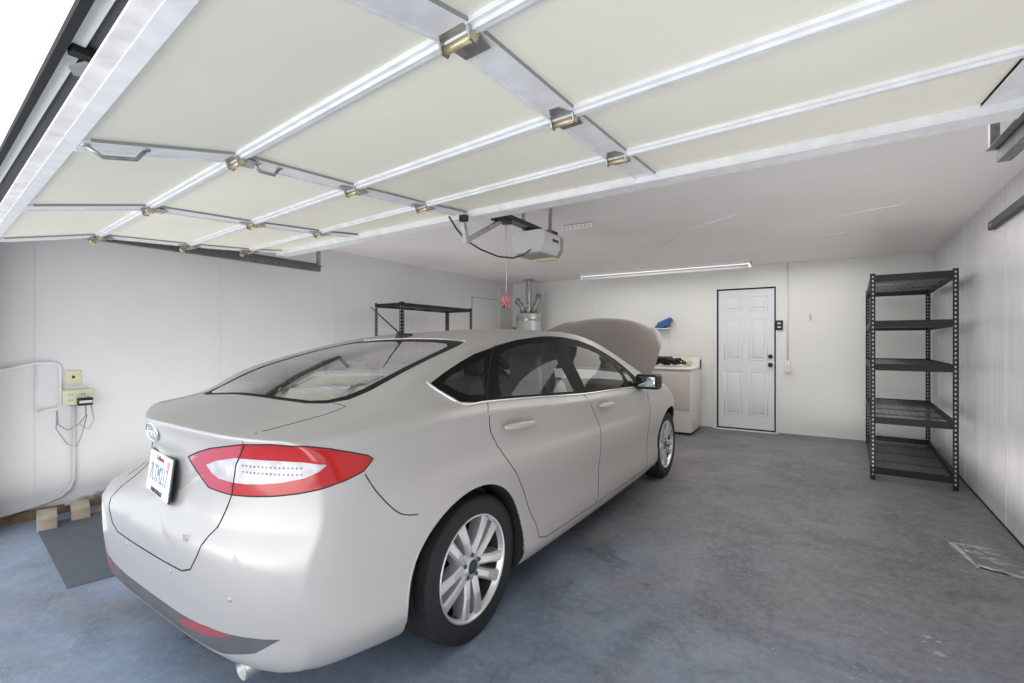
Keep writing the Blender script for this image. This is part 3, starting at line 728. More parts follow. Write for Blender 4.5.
# ================================================================== CAR
# body shell in car space: x right, y forward from the tail, z up
def pchip(xs, ys):
    n = len(xs); h = [xs[i+1]-xs[i] for i in range(n-1)]; d = [(ys[i+1]-ys[i])/h[i] for i in range(n-1)]
    m = [0]*n; m[0] = d[0]; m[-1] = d[-1]
    for i in range(1, n-1):
        if d[i-1]*d[i] <= 0: m[i] = 0
        else:
            w1 = 2*h[i]+h[i-1]; w2 = h[i]+2*h[i-1]; m[i] = (w1+w2)/(w1/d[i-1]+w2/d[i])
    def f(x):
        if x <= xs[0]: return ys[0]
        if x >= xs[-1]: return ys[-1]
        i = 0
        while x > xs[i+1]: i += 1
        t = (x-xs[i])/h[i]; t2, t3 = t*t, t*t*t
        return ys[i]*(2*t3-3*t2+1)+h[i]*m[i]*(t3-2*t2+t)+ys[i+1]*(-2*t3+3*t2)+h[i]*m[i+1]*(t3-t2)
    return f
def curve(s): 
    xs, ys = zip(*[tuple(map(float, q.split(':'))) for q in s.split()]); return pchip(list(xs), list(ys))
HW = curve('.33:.80 .38:.845 .46:.875 .6:.895 .8:.905 1.1:.915 1.6:.92 2.2:.922 3.0:.92 3.6:.91 3.9:.91 4.2:.90 4.45:.87 4.6:.83 4.72:.76 4.8:.66')
ZB = curve('.33:.228 .45:.222 .6:.212 .9:.19 1.5:.165 2.2:.16 3.2:.16 3.6:.17 4.4:.18 4.8:.24')
ZBELT = curve('.33:.925 .5:.952 .7:.972 .95:.993 1.2:.990 1.6:.968 2.2:.934 3.1:.905 3.6:.893 3.9:.865 4.2:.83 4.5:.77 4.8:.67')
XBELT = curve('.33:.765 .42:.80 .55:.83 .8:.852 1.1:.863 2:.868 3:.865 3.5:.86 4.0:.84 4.3:.79 4.55:.71 4.72:.62 4.8:.55')
XR = curve('.33:.70 .5:.70 .7:.70 .9:.69 1.2:.665 1.5:.645 1.8:.638 2.2:.636 2.6:.640 3.0:.655 3.3:.685 3.55:.73 3.75:.77 3.95:.78 4.3:.72 4.6:.60 4.8:.48')
ZR = curve('.33:.948 .5:.968 .62:.985 .75:1.015 .9:1.062 1.1:1.125 1.3:1.178 1.5:1.222 1.8:1.272 2.1:1.300 2.3:1.305 2.6:1.288 2.9:1.238 3.2:1.150 3.45:1.055 3.65:.970 3.78:.925 3.95:.895 4.2:.86 4.5:.80 4.8:.69')
ZC = curve('.33:.958 .42:.972 .55:.992 .66:1.015 .8:1.055 1.0:1.115 1.3:1.195 1.62:1.262 1.8:1.292 2.1:1.325 2.45:1.342 2.8:1.332 3.0:1.305 3.2:1.250 3.45:1.150 3.65:1.055 3.80:.985 4.0:.960 4.2:.935 4.45:.885 4.65:.82 4.8:.72')
YP = curve('.20:.03 .235:.005 .28:-.012 .35:-.018 .42:-.025 .55:-.030 .60:-.030 .625:-.018 .65:.0 .75:.010 .86:.008 .92:.0 .955:-.010 .98:-.005 1.1:0')
TPW = 5.0
def tail_x(x): return 0.235*(min(abs(x), 0.95)/0.88)**TPW
def sstep(t): t = max(0, min(1, t)); return t*t*(3-2*t)
def warp(x, s, z):
    w = 1 - sstep((s-0.33)/0.75); w2 = 1 - sstep((s-0.33)/0.28)
    y = s + w*tail_x(x) + w2*YP(z)
    if x < 0: y += w*0.29*x*x/(x*x+.24)*sstep((z-.56)/.18)
    wf = sstep((s-3.9)/0.9)
    y -= wf*0.34*(abs(x)/0.9)**3
    return Vector((x, y, z))
def half_section(s):
    hw, zb, zB, xB, xr, zr, zc = HW(s), ZB(s), ZBELT(s), XBELT(s), XR(s), ZR(s), ZC(s)
    H = zB-zb
    K = [(0, zb), (.5*hw, zb), (.88*hw, zb), (.965*hw, zb+.06*H), (.988*hw, zb+.16*H), (.976*hw, zb+.36*H), (.996*hw, zb+.60*H), (1.0*hw, zb+.75*H), (.985*hw, zb+.86*H), (.5*(.985*hw+xB)+.012, zb+.945*H), (xB, zB)]
    g = max(0, min(1, (zr-zB-0.0)/0.12))
    for t, b in ((.25, .008), (.5, .012), (.75, .010)):
        K.append((xB+(xr-xB)*t + b*g, zB+(zr-zB)*t + (1-g)*0.006))
    K.append((xr, zr))
    for t in (.88, .68, .42, .2): 
        K.append((xr*t, zc-(zc-zr)*(t**2.2 if g > .5 else t**2.0)))
    K.append((0, zc))
    out = []
    n = len(K)
    for i in range(n-1):
        p0, p1, p2, p3 = K[max(i-1, 0)], K[i], K[i+1], K[min(i+2, n-1)]
        if i == 0: p0 = (-K[1][0], K[1][1])
        if i == n-2: p3 = (-K[n-2][0], K[n-2][1])
        SUB = 3
        for k in range(SUB):
            t = k/SUB; q = []
            for a in (0, 1):
                q.append(0.5*((2*p1[a]) + (-p0[a]+p2[a])*t + (2*p0[a]-5*p1[a]+4*p2[a]-p3[a])*t*t + (-p0[a]+3*p1[a]-3*p2[a]+p3[a])*t**3))
            out.append(tuple(q))
    out.append(K[-1]); out[0] = K[0]
    return out
def make_body():
    bm = bmesh.new()
    S = [.33, .335, .345, .36, .38, .405, .435, .47, .51, .55] + [.59+.045*i for i in range(90) if .59+.045*i < 4.70] + [4.70, 4.74, 4.77, 4.79, 4.80]
    rings = []
    for j, s in enumerate(S):
        hs = half_section(s)
        full = [(x, z) for x, z in hs] + [(-x, z) for x, z in hs[-2:0:-1]]
        if j == 0:
            # cap: concentric rings towards the centre
            cx, cz = 0.0, 0.66; caps = []
            for r in (0.0001, .1, .2, .3, .4, .5, .58, .66, .73, .79, .85, .90, .94, .97, .988):
                if r < .001: caps.append([bm.verts.new(warp(cx, s, cz))])
                else: caps.append([bm.verts.new(warp(cx+(x-cx)*r, s - 0.008*(1-sstep((1-r)/.06)*1.0)*0, cz+(z-cz)*r)) for x, z in full])
            rings += caps
        ring = []
        for x, z in full: ring.append(bm.verts.new(warp(x, s, z)))
        rings.append(ring)
    s = S[-1]; hs = half_section(s); full = [(x, z) for x, z in hs] + [(-x, z) for x, z in hs[-2:0:-1]]
    for r in (.96, .85, .6, .3, 0.0):
        if r == 0: rings.append([bm.verts.new(warp(0, s+.02, .48))])
        else: rings.append([bm.verts.new(warp(x*r, s+.02*(1-r)*1.5, .48+(z-.48)*r)) for x, z in full])
    for A, B in zip(rings[:-1], rings[1:]):
        n = max(len(A), len(B))
        for k in range(n):
            k2 = (k+1) % n; q = []
            for v in (A[k % len(A)], A[k2 % len(A)], B[k2 % len(B)], B[k % len(B)]):
                if v not in q: q.append(v)
            if len(q) > 2: bm.faces.new(q)
    bmesh.ops.recalc_face_normals(bm, faces=bm.faces[:])
    # relax the tail rim a little so the corner rolls over softly
    near = [v for v in bm.verts if v.co.y < 0.75]
    rim = set(rings[15][:]) | set(rings[14]) | set(rings[16]) | set(rings[13]) | set(rings[17])
    for _ in range(3): bmesh.ops.smooth_vert(bm, verts=list(rim), factor=0.5, use_axis_x=True, use_axis_y=True, use_axis_z=True)
    # number-plate recess
    for v in bm.verts:
        if v.co.y < 0.42 and v.normal is not None:
            a = sstep((0.205+0.25*max(0, 0.82-v.co.z)-abs(v.co.x))/0.035)*sstep((0.85-v.co.z)/0.03)*sstep((v.co.z-0.640)/0.035)
            v.co.y += 0.032*a
    zone = [v for v in bm.verts if v.co.y < .5 and abs(v.co.x) < .40 and .60 < v.co.z < .885]
    for _ in range(3): bmesh.ops.smooth_vert(bm, verts=zone, factor=0.5, use_axis_x=False, use_axis_y=True, use_axis_z=False)
    return bm
AX_R, AX_F, AXZ, ARCH_R, WHEEL_R = 1.115, 3.97, 0.318, 0.358, 0.303
WH_R, WH_F = 1.160, 4.015
def arch_cut(o):
    cutters = []
    for yc in (AX_R, AX_F):
        for sx in (-1, 1):
            mb = MB(); mb.use('blackm')
            prof = [(ARCH_R, 0.0), (ARCH_R, 0.5)]
            mb.lathe([(0, 0), (ARCH_R+.01, 0), (ARCH_R, .32), (ARCH_R, .6), (0, .6)], (sx*0.62, yc+0.005, AXZ-0.018), (sx, 0, 0), 72)
            c = mb.build('cutter'); cutters.append(c)
            m = o.modifiers.new('b', 'BOOLEAN'); m.operation = 'DIFFERENCE'; m.object = c; m.solver = 'EXACT'
    dg = bpy.context.evaluated_depsgraph_get(); dg.update()
    me = bpy.data.meshes.new_from_object(o.evaluated_get(dg))
    for c in cutters: bpy.data.objects.remove(c)
    return me
def build_shell():
    bm = make_body(); me = bpy.data.meshes.new('shell'); bm.to_mesh(me); bm.free()
    o = bpy.data.objects.new('shell', me); COL.objects.link(o)
    me2 = arch_cut(o); bpy.data.objects.remove(o)
    bm = bmesh.new(); bm.from_mesh(me2); bpy.data.meshes.remove(me2)
    return bm
CAR_RZ = math.radians(-1.3)
CAR_LOC = Vector((-2.05 + 1.09*math.sin(CAR_RZ)*1.0, 1.53 - 1.09*math.cos(CAR_RZ), 0))
# ---------------------------------------------------------------- cutting the shell into panels
PROJ = {'side': (lambda v: (v.y, v.z), Vector((1, 0, 0))), 'top': (lambda v: (v.x, v.y), Vector((0, 0, 1))), 'tail': (lambda v: (v.x, v.z), Vector((0, 1, 0))),
        'diagR': (lambda v: (v.x+v.y, v.z), Vector((1, -1, 0)).normalized()), 'diagL': (lambda v: (-v.x+v.y, v.z), Vector((-1, -1, 0)).normalized())}
def lift(kind, a, b):
    if kind == 'side': return Vector((0, a, b))
    if kind == 'top': return Vector((a, b, 0))
    if kind == 'tail': return Vector((a, 0, b))
    if kind == 'diagR': return Vector((a/2, a/2, b))
    if kind == 'diagL': return Vector((-a/2, a/2, b))
def inpoly(p, poly):
    x, y = p; c = False; n = len(poly)
    for i in range(n):
        x0, y0 = poly[i]; x1, y1 = poly[(i+1) % n]
        if (y0 > y) != (y1 > y) and x < (x1-x0)*(y-y0)/(y1-y0)+x0: c = not c
    return c
def region_faces(bm, kind, filt): return [f for f in bm.faces if filt(f)]
def cut_poly(bm, kind, poly, filt, closed=True):
    pr, D = PROJ[kind]; n = len(poly)
    for i in range(n if closed else n-1):
        a, b = poly[i], poly[(i+1) % n]
        A, B = lift(kind, *a), lift(kind, *b); d = (B-A)
        if d.length < 1e-6: continue
        nor = d.cross(D).normalized()
        xa, xb = min(a[0], b[0])-.003, max(a[0], b[0])+.003; ya, yb = min(a[1], b[1])-.003, max(a[1], b[1])+.003
        sel = []
        for f in bm.faces:
            if not filt(f): continue
            ps = [pr(v.co) for v in f.verts]
            if max(p[0] for p in ps) < xa or min(p[0] for p in ps) > xb or max(p[1] for p in ps) < ya or min(p[1] for p in ps) > yb: continue
            sel.append(f)
        if sel:
            geom = sel + list({e for f in sel for e in f.edges}) + list({v for f in sel for v in f.verts})
            bmesh.ops.bisect_plane(bm, geom=geom, dist=1e-5, plane_co=A, plane_no=nor)
def mirror_yz(side): 
    return (lambda f: f.calc_center_median().x*side > .25 and abs(f.normal.x) > .22)
def dense(poly, closed=True, step=.03):
    out = []; n = len(poly)
    for i in range(n if closed else n-1):
        a, b = poly[i], poly[(i+1) % n]; L = math.hypot(b[0]-a[0], b[1]-a[1]); k = max(1, int(L/step))
        for j in range(k): out.append((a[0]+(b[0]-a[0])*j/k, a[1]+(b[1]-a[1])*j/k))
    if not closed: out.append(poly[-1])
    else: out.append(poly[0])
    return out
def smooth2(poly, closed=True, sub=4):
    n = len(poly); out = []
    for i in range(n if closed else n-1):
        g = (lambda k: poly[k % n]) if closed else (lambda k: poly[max(0, min(n-1, k))])
        p0, p1, p2, p3 = g(i-1), g(i), g(i+1), g(i+2)
        for k in range(sub):
            t = k/sub; out.append(tuple(.5*(2*p1[a]+(p2[a]-p0[a])*t+(2*p0[a]-5*p1[a]+4*p2[a]-p3[a])*t*t+(3*p1[a]-p0[a]-3*p2[a]+p3[a])*t**3) for a in (0, 1)))
    if not closed: out.append(poly[-1])
    return out

M['cglass'] = glass_mat('car_side_glass', (.80, .87, .84), .65)
M['rglass'] = glass_mat('car_rear_glass', (.78, .88, .80), 1.0, base=.30)
M['hoodp'] = mat('shaded_bonnet_paint', (.33, .295, .275), .45, .35, .3)  # car paint darkened, the shade on the raised bonnet put into its colour
M['seat'] = mat('pale_grey_cloth', (.85, .88, .82), .8)
M['trimint'] = mat('dark_cabin_plastic', (.06, .06, .065), .6)
M['pillar'] = mat('pale_cabin_lining', (.55, .55, .52), .7)
M['tyre'] = mat('black_rubber', (.012, .012, .013), .75, bump=.15, bscale=120)
M['rim'] = mat('silver_alloy', (.66, .66, .67), .28, .75)
M['rimd'] = mat('dusty_disc', (.05, .045, .04), .6, .4)
M['ovalblue'] = mat('dark_blue_oval', (.012, .02, .05), .3)
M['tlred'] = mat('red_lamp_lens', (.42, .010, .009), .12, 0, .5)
M['tlpink'] = mat('pinkish_red_lens', (.48, .06, .09), .12, 0, .6)  # paler, pinker red for the inner lamps and the plate sticker
M['tlclear'] = mat('clear_lamp_lens', (.54, .52, .55), .3, .2, .3, var=.25, vscale=30)
M['refl'] = mat('dull_red_reflector', (.27, .05, .06), .4)
M['valance'] = mat('grey_black_valance', (.09, .09, .10), .5, var=.2, vscale=10)
M['platew'] = mat('white_plate', (.86, .86, .86), .4)
M['plateb'] = mat('blue_plate_letters', (.25, .29, .42), .5)
M['gap'] = mat('panel_gap', (.02, .02, .02), .9)
M['glossblack'] = mat('gloss_black_trim', (.006, .006, .007), .45, spec=.06)
M['mirrorg'] = mat('mirror_glass', (.42, .46, .47), .05, 1.0)
M['lampw'] = mat('headlamp_lens', (.7, .72, .72), .1, .3, .8)

def build_car():
    root = thing('car', 'silver four-door sedan with its bonnet raised, parked in the garage', 'car', CAR_LOC, CAR_RZ)
    bm = build_shell()
    # drop the wheel-well walls made by the arch cut, keep them as a liner
    def iswell(f):
        c = f.calc_center_median()
        if abs(c.x) > .95: return False
        for yc in (AX_R, AX_F):
            r = math.hypot(c.y-yc-.005, c.z-AXZ+.018)
            if r < ARCH_R+.02 and abs(c.x) > .55 and (abs(f.normal.x) < .2 or abs(abs(c.x)-.62) < .01) and (r > ARCH_R-.04 or abs(abs(c.x)-.62) < .01): 
                n = f.normal; rad = Vector((0, c.y-yc-.005, c.z-AXZ+.018)).normalized()
                if abs(abs(c.x)-.62) < .01 or abs(n.dot(rad)) > .8 and all(abs(math.hypot(v.co.y-yc-.005, v.co.z-AXZ+.018)-ARCH_R-.005) < .009 for v in f.verts): return True
        return False
    bm.normal_update()
    wells = [f for f in bm.faces if iswell(f)]
    for yc in (AX_R, AX_F):
        for sd in (1, -1):
            wb = bmesh.new(); mp = {}
            for f in wells:
                c = f.calc_center_median()
                if c.x*sd < 0 or abs(c.y-yc) > .6: continue
                for v in f.verts:
                    if v not in mp: mp[v] = wb.verts.new(v.co)
                wb.faces.new([mp[v] for v in f.verts])
            me = bpy.data.meshes.new('wheel_well_liner'); wb.to_mesh(me); wb.free(); me.materials.append(M['blackm'])
            o = bpy.data.objects.new('wheel_well_liner', me); COL.objects.link(o); o.parent = root
    bmesh.ops.delete(bm, geom=wells, context='FACES')
    bm.normal_update()

    R = []   # (key, kind, polygon, filter)
    DLO = [(1.03, 1.078), (1.035, 1.05), (1.08, 1.004), (1.16, .995), (1.25, .994), (2.2, .938), (3.11, .908), (3.38, .902), (3.275, .972), (3.17, 1.055), (3.084, 1.104), (2.92, 1.165), (2.756, 1.214), (2.54, 1.256), (2.326, 1.275), (2.18, 1.280), (2.044, 1.277), (1.80, 1.257), (1.575, 1.223), (1.40, 1.190), (1.273, 1.156), (1.13, 1.112)]
    QG = [(1.085, 1.075), (1.12, 1.040), (1.17, 1.022), (1.27, 1.018), (1.33, 1.075), (1.44, 1.168), (1.28, 1.130), (1.15, 1.100)]
    RG = [(1.34, 1.000), (1.66, .982), (2.10, .958), (2.09, 1.10), (2.10, 1.245), (1.90, 1.238), (1.72, 1.218), (1.585, 1.188), (1.46, 1.09)]
    FG = [(2.27, .950), (2.60, .934), (2.94, .916), (2.985, .99), (2.90, 1.105), (2.78, 1.155), (2.62, 1.195), (2.45, 1.222), (2.30, 1.225), (2.275, 1.09)]
    TG = [(3.06, .922), (3.17, .930), (3.15, 1.010), (3.03, 1.075), (3.055, 1.0)]
    RD = [(1.25, .994), (1.212, .955), (1.210, .90), (1.214, .862), (1.245, .805), (1.292, .755), (1.402, .647), (1.48, .54), (1.535, .441), (1.585, .36), (1.61, .285), (1.68, .262), (2.30, .255), (2.33, .285), (2.355, .40), (2.366, .51), (2.355, .64), (2.331, .721), (2.26, .83), (2.20, .938), (2.185, 1.076), (2.195, 1.282), (2.044, 1.278), (1.80, 1.258), (1.575, 1.225), (1.39, 1.10)]
    FD = [(2.20, .938), (2.26, .83), (2.331, .721), (2.355, .64), (2.366, .51), (2.355, .40), (2.33, .285), (2.30, .255), (3.28, .25), (3.32, .29), (3.345, .45), (3.355, .64), (3.35, .78), (3.34, .885), (3.38, .902), (3.275, .974), (3.17, 1.057), (3.084, 1.106), (2.92, 1.167), (2.756, 1.216), (2.54, 1.258), (2.326, 1.277), (2.195, 1.282), (2.185, 1.076)]
    BS = [(-.1, -.1), (-.1, .80), (.45, .80), (.60, .822), (.633, .768), (.673, .715), (.721, .668), (.77, .648), (.86, .643), (.86, -.1)]
    # tail lamp in the corner projection (x+y, z)
    TLp = [(.582, .849), (.66, .877), (.746, .900), (.84, .916), (.932, .930), (1.065, .936), (1.213, .930), (1.31, .915), (1.40, .896), (1.465, .880), (1.488, .866), (1.448, .832), (1.373, .812), (1.284, .797), (1.18, .784), (1.085, .775), (.97, .767), (.869, .762), (.80, .763), (.728, .767), (.65, .808)]
    TLc = [(.715, .840), (.78, .862), (.89, .882), (1.0, .884), (1.105, .884), (1.21, .880), (1.30, .868), (1.27, .850), (1.212, .832), (1.12, .818), (1.036, .810), (.95, .804), (.871, .802), (.79, .806), (.75, .818)]
    SEAM = [(.933, .95), (.918, .90), (.881, .859), (.862, .80), (.870, .745)]
    TAIL = [(.575, .99), (.577, .958), (.585, .929), (.535, .86), (.514, .765), (.488, .713), (.462, .661), (.432, .615), (.395, .555), (.352, .503), (.29, .482), (.15, .478), (0, .477)]
    TAIL = TAIL + [(-x, z) for x, z in TAIL[-2::-1]]
    DECK = [(.577, .30), (.575, .42), (.585, .55), (.60, .66), (.60, .72), (.50, .72)]
    GL = [(0, .665), (.25, .666), (.41, .676), (.50, .705), (.555, .765), (.572, .86), (.566, .95), (.555, 1.06), (.54, 1.20), (.515, 1.38), (.49, 1.50), (.452, 1.585), (.30, 1.618), (0, 1.632)]
    GLi = [(0, .690), (.25, .691), (.40, .702), (.47, .73), (.510, .785), (.524, .86), (.520, .95), (.508, 1.06), (.492, 1.20), (.466, 1.36), (.435, 1.47), (.38, 1.52), (.27, 1.545), (0, 1.555)]
    WS = [(0, 3.00), (.30, 2.985), (.55, 2.945), (.60, 2.955), (.63, 3.10), (.67, 3.35), (.715, 3.55), (.75, 3.70), (.45, 3.80), (0, 3.83)]
    WSi = [(0, 3.05), (.30, 3.035), (.54, 2.995), (.565, 3.02), (.595, 3.15), (.63, 3.35), (.67, 3.55), (.70, 3.66), (.43, 3.75), (0, 3.78)]
    HD = [(0, 3.835), (.45, 3.805), (.76, 3.71), (.785, 3.95), (.770, 4.2), (.735, 4.38), (.655, 4.52), (.35, 4.61), (0, 4.63)]
    sym = lambda P: P + [(-a, b) for a, b in P[-2:0:-1]]
    GL, GLi, WS, WSi, HD = map(sym, (GL, GLi, WS, WSi, HD))
    DECKs = sym([(0, .25)] + DECK + [(.44, .69), (.25, .664), (0, .664)])
    VAL = [(0, .318), (.25, .320), (.456, .334), (.60, .345), (.72, .352), (.64, .300), (.50, .262), (.30, .245), (0, .243)]
    RFR = [(.205, .286), (.30, .315), (.42, .334), (.555, .340), (.50, .318), (.40, .297), (.27, .280)]
    VAL = sym(VAL)
    up = lambda f: f.normal.z > .12
    tailf = lambda f: f.calc_center_median().y < .75 and f.normal.y < -.2
    tailc = lambda f: f.calc_center_median().y < .60 and f.normal.y < -.05 and f.normal.z < .75
    R = [('rear_glass_in', 'top', GLi, lambda f: up(f) and f.calc_center_median().y < 1.75), ('rear_glass_edge', 'top', GL, lambda f: up(f) and f.calc_center_median().y < 1.75),
         ('ws_in', 'top', WSi, lambda f: up(f) and 2.8 < f.calc_center_median().y < 4), ('ws_edge', 'top', WS, lambda f: up(f) and 2.8 < f.calc_center_median().y < 4),
         ('hood', 'top', HD, lambda f: up(f) and f.calc_center_median().y > 3.6)]
    for sd, nm in ((1, 'R'), (-1, 'L')):
        fs = mirror_yz(sd); fd = (lambda sd: lambda f: f.calc_center_median().y < .85 and f.calc_center_median().x*sd > .15 and f.normal.z < .8)(sd)
        R += [('tlc'+nm, 'diag'+nm, TLc, fd), ('tl'+nm, 'diag'+nm, TLp, fd),
              ('qg'+nm, 'side', QG, fs), ('rg'+nm, 'side', RG, fs), ('fg'+nm, 'side', FG, fs), ('tg'+nm, 'side', TG, fs)]
        R += [('dlo'+nm, 'side', DLO, fs)]
        sx = 1 if sd > 0 else -1
        R += [('rf'+nm, 'tail', [((a+(0 if sx > 0 else .16))*sx, b) for a, b in RFR], tailf)]
    R += [('val', 'tail', VAL, tailf)]
    cuts = list(R)
    for key, kind, poly, ft in cuts: cut_poly(bm, kind, poly, ft); bm.normal_update()
    for sd, nm in ((1, 'R'), (-1, 'L')):
        fs = mirror_yz(sd); cut_poly(bm, 'side', RD, fs); cut_poly(bm, 'side', FD, fs)
        cut_poly(bm, 'side', [(3.355, .64), (3.35, .78), (3.34, .885)], fs, False)
        fd = (lambda sd: lambda f: f.calc_center_median().y < .85 and f.calc_center_median().x*sd > .15)(sd)
        cut_poly(bm, 'diag'+nm, SEAM, fd, False)
        cut_poly(bm, 'side', BS[2:], (lambda sd: lambda f: f.calc_center_median().x*sd > .2 and f.calc_center_median().y < .95)(sd), False)
    cut_poly(bm, 'tail', TAIL, tailc); cut_poly(bm, 'top', DECKs, lambda f: up(f) and f.calc_center_median().y < .9)
    bm.normal_update()
    vn = {v.index: v.normal.copy() for v in bm.verts}; bm.verts.index_update(); vn = [v.normal.copy() for v in bm.verts]
    groups = {}
    def cls(f):
        c = f.calc_center_median()
        for key, kind, poly, ft in R:
            if ft(f) and inpoly(PROJ[kind][0](c), poly):
                k = key
                if key[:3] in ('dlo',) or key[:2] in ('rg', 'fg', 'tg', 'qg'):
                    p = (c.y, c.z)
                    own = 'rear' if inpoly(p, RD) else 'front' if inpoly(p, FD) else 'body'
                    if key[:2] in ('rg',): return 'glass_rear'+key[-1]
                    if key[:2] == 'fg': return 'glass_front'+key[-1]
                    if key[:2] == 'tg': return 'glass_tri'+key[-1]
                    if key[:2] == 'qg': return 'glass_q'+key[-1]
                    return 'dlo_'+own+key[-1]
                if key[:2] == 'tl':
                    nm = key[-1]; sd = 1 if nm == 'R' else -1; a, z = c.x*sd+c.y, c.z
                    # seam position at this height
                    xs = pchip([.745, .80, .859, .90, .95], [.870, .862, .881, .918, .933])(z)
                    return ('tlc' if key[:3] == 'tlc' else 'tlr') + ('i' if a < xs else 'o') + nm
                return k
        p = (c.y, c.z)
        for sd, nm in ((1, 'R'), (-1, 'L')):
            if mirror_yz(sd)(f):
                if inpoly(p, RD): return 'rdoor'+nm
                if inpoly(p, FD): return 'fdoor'+nm
                if c.y > 3.3 and c.z > .2 and c.z < .9 and p[0] > 3.33: return 'fender'+nm
        if tailc(f) and inpoly((c.x, c.z), TAIL): return 'trunk'
        if up(f) and c.y < .9 and inpoly((c.x, c.y), DECKs): return 'trunk'
        if c.y < .86 and inpoly(p, BS) : return 'bumper'
        if c.y > 4.35: return 'fbumper'
        if c.z < .30 and f.normal.z < -.6: return 'under'
        return 'body'
    for f in bm.faces: groups.setdefault(cls(f), []).append(f)
    def emit(keys, name, mats, parent, label=None, mtx=None):
        """mats: {key: material}; one mesh object out of the named face groups"""
        verts, faces, mi, nrm, mp = [], [], [], [], {}
        ml = []
        for k in keys:
            for f in groups.get(k, []):
                mm = M[mats[k] if isinstance(mats, dict) else mats]
                if mm not in ml: ml.append(mm)
                ids = []
                for v in f.verts:
                    if v not in mp: mp[v] = len(verts); verts.append(mtx @ v.co if mtx else v.co.copy()); nrm.append((mtx.to_3x3() @ vn[v.index]) if mtx else vn[v.index])
                    ids.append(mp[v])
                faces.append(ids); mi.append(ml.index(mm))
        if not faces: print('EMPTY', name, keys); return None
        me = bpy.data.meshes.new(name); me.from_pydata([tuple(v) for v in verts], [], faces)
        for m in ml: me.materials.append(m)
        for p, i in zip(me.polygons, mi): p.material_index = i; p.use_smooth = True
        me.update(); me.normals_split_custom_set_from_vertices([tuple(n.normalized()) for n in nrm])
        o = bpy.data.objects.new(name, me); COL.objects.link(o); o.parent = parent
        if label: o['label'] = label
        return o
    bv = BVHTree.FromBMesh(bm)
    def proj(kind, a, b, side=1):
        pr, D = PROJ[kind]; P = lift(kind, a, b)
        if kind == 'side': o, d = Vector((3*side, a, b)), Vector((-side, 0, 0))
        elif kind == 'top': o, d = Vector((a, b, 4)), Vector((0, 0, -1))
        elif kind == 'tail': o, d = Vector((a, -3, b)), Vector((0, 1, 0))
        elif kind == 'diagR': o, d = P + D*3, -D
        elif kind == 'diagL': o, d = P + D*3, -D
        r = bv.ray_cast(o, d); return (r[0], r[1]) if r[0] else (None, None)
    def line(mb, kind, poly, side=1, closed=False, r=.003, sink=.0012, maxjump=.08, step=.025):
        seg = []; 
        for a, b in dense(poly, closed, step):
            p, n = proj(kind, a, b, side)
            if p is None or (seg and (p-seg[-1]).length > maxjump):
                if len(seg) > 1: mb.tube(seg, r, 6)
                seg = []
                if p is None: continue
            seg.append(p - n*sink)
        if len(seg) > 1: mb.tube(seg, r, 6)
    # ---- panels
    body = emit(['body', 'dlo_bodyR', 'dlo_bodyL', 'under'], 'body_shell', {'body': 'paint', 'dlo_bodyR': 'glossblack', 'dlo_bodyL': 'glossblack', 'under': 'blackm'}, root)
    for nm, sd in (('R', 1), ('L', -1)):
        q = emit(['glass_q'+nm], 'quarter_window', 'cglass', body)
        for dn, keys, gl, poly, hy0, hy1, hz in (('rear_door', ['rdoor'+nm, 'dlo_rear'+nm], ['glass_rear'+nm], RD, 1.30, 1.56, .865), ('front_door', ['fdoor'+nm, 'dlo_front'+nm], ['glass_front'+nm, 'glass_tri'+nm], FD, 2.33, 2.55, .845)):
            d = emit(keys, dn, {keys[0]: 'paint', keys[1]: 'glossblack'}, root)
            for g_ in gl:
                emit([g_], 'door_window', 'cglass', d)
            mb = MB().use('gap'); line(mb, 'side', [p for p in poly] if True else poly, sd, True, r=.0028 if sd > 0 else .002); mb.build('door_seam', d)
            # handle: body-coloured pull over a shallow cup
            mb = MB().use('paint'); P = []; rs = []
            for i in range(11):
                t = i/10; y = hy0+(hy1-hy0)*t; p, n = proj('side', y, hz-.012*(t-.5), sd)
                P.append(p + n*(.008+.028*math.sin(PI*min(1, max(0, t)))**.6)); rs.append(.010+.008*math.sin(PI*t)**.5)
            mb.tube(P, .013, 10, True, rs)
            mb.build('door_handle', d)
            mb = MB().use('trimint'); cy = (hy0+hy1)/2-.01; p, n = proj('side', cy, hz-.006, sd)
            mb.ball(tuple(p - n*.001), 1, (.004, .055, .020), 16); mb.build('handle_cup', d)
    # chrome strip under the side windows
    for sd in (1, -1):
        mb = MB().use('chrome')
        line(mb, 'side', smooth2([(1.02, 1.085), (1.022, 1.052), (1.07, .998), (1.15, .989), (1.25, .988), (1.7, .964), (2.2, .932), (2.7, .916), (3.11, .902), (3.36, .896)], False), sd, False, r=.0065, sink=-.002, step=.02)
        mb.build('chrome_strip', body)
    trunk = emit(['trunk'], 'boot_lid', 'paint', root)
    for nm, sd in (('R', 1), ('L', -1)):
        for io, par, ttl in (('o', body, 'tail_lamp'), ('i', trunk, 'tail_lamp')):
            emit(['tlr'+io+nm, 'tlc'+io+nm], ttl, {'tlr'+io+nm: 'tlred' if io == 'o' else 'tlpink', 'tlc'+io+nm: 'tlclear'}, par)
        mb = MB().use('gap'); line(mb, 'diag'+nm, TLp, 1, True, r=.0028, sink=.001, step=.012); mb.build('lamp_surround', body)
        # faceted ribs inside the clear centre
        mb = MB().use('galvd')
        for i in range(15):
            a = .93 + i*.019
            for z in (.842, .862):
                p, n = proj('diag'+nm, a, z)
                if p: mb.ball(tuple(p + n*.0005), .0035, (1, 1, 1), 6)
        mb.build('lamp_dots', body)
    mb = MB().use('gap'); line(mb, 'tail', TAIL[1:-1], 1, False, r=.0032, step=.012)
    for sx in (1, -1): line(mb, 'top', [(a*sx, b) for a, b in DECK[1:]], 1, False, r=.0025)
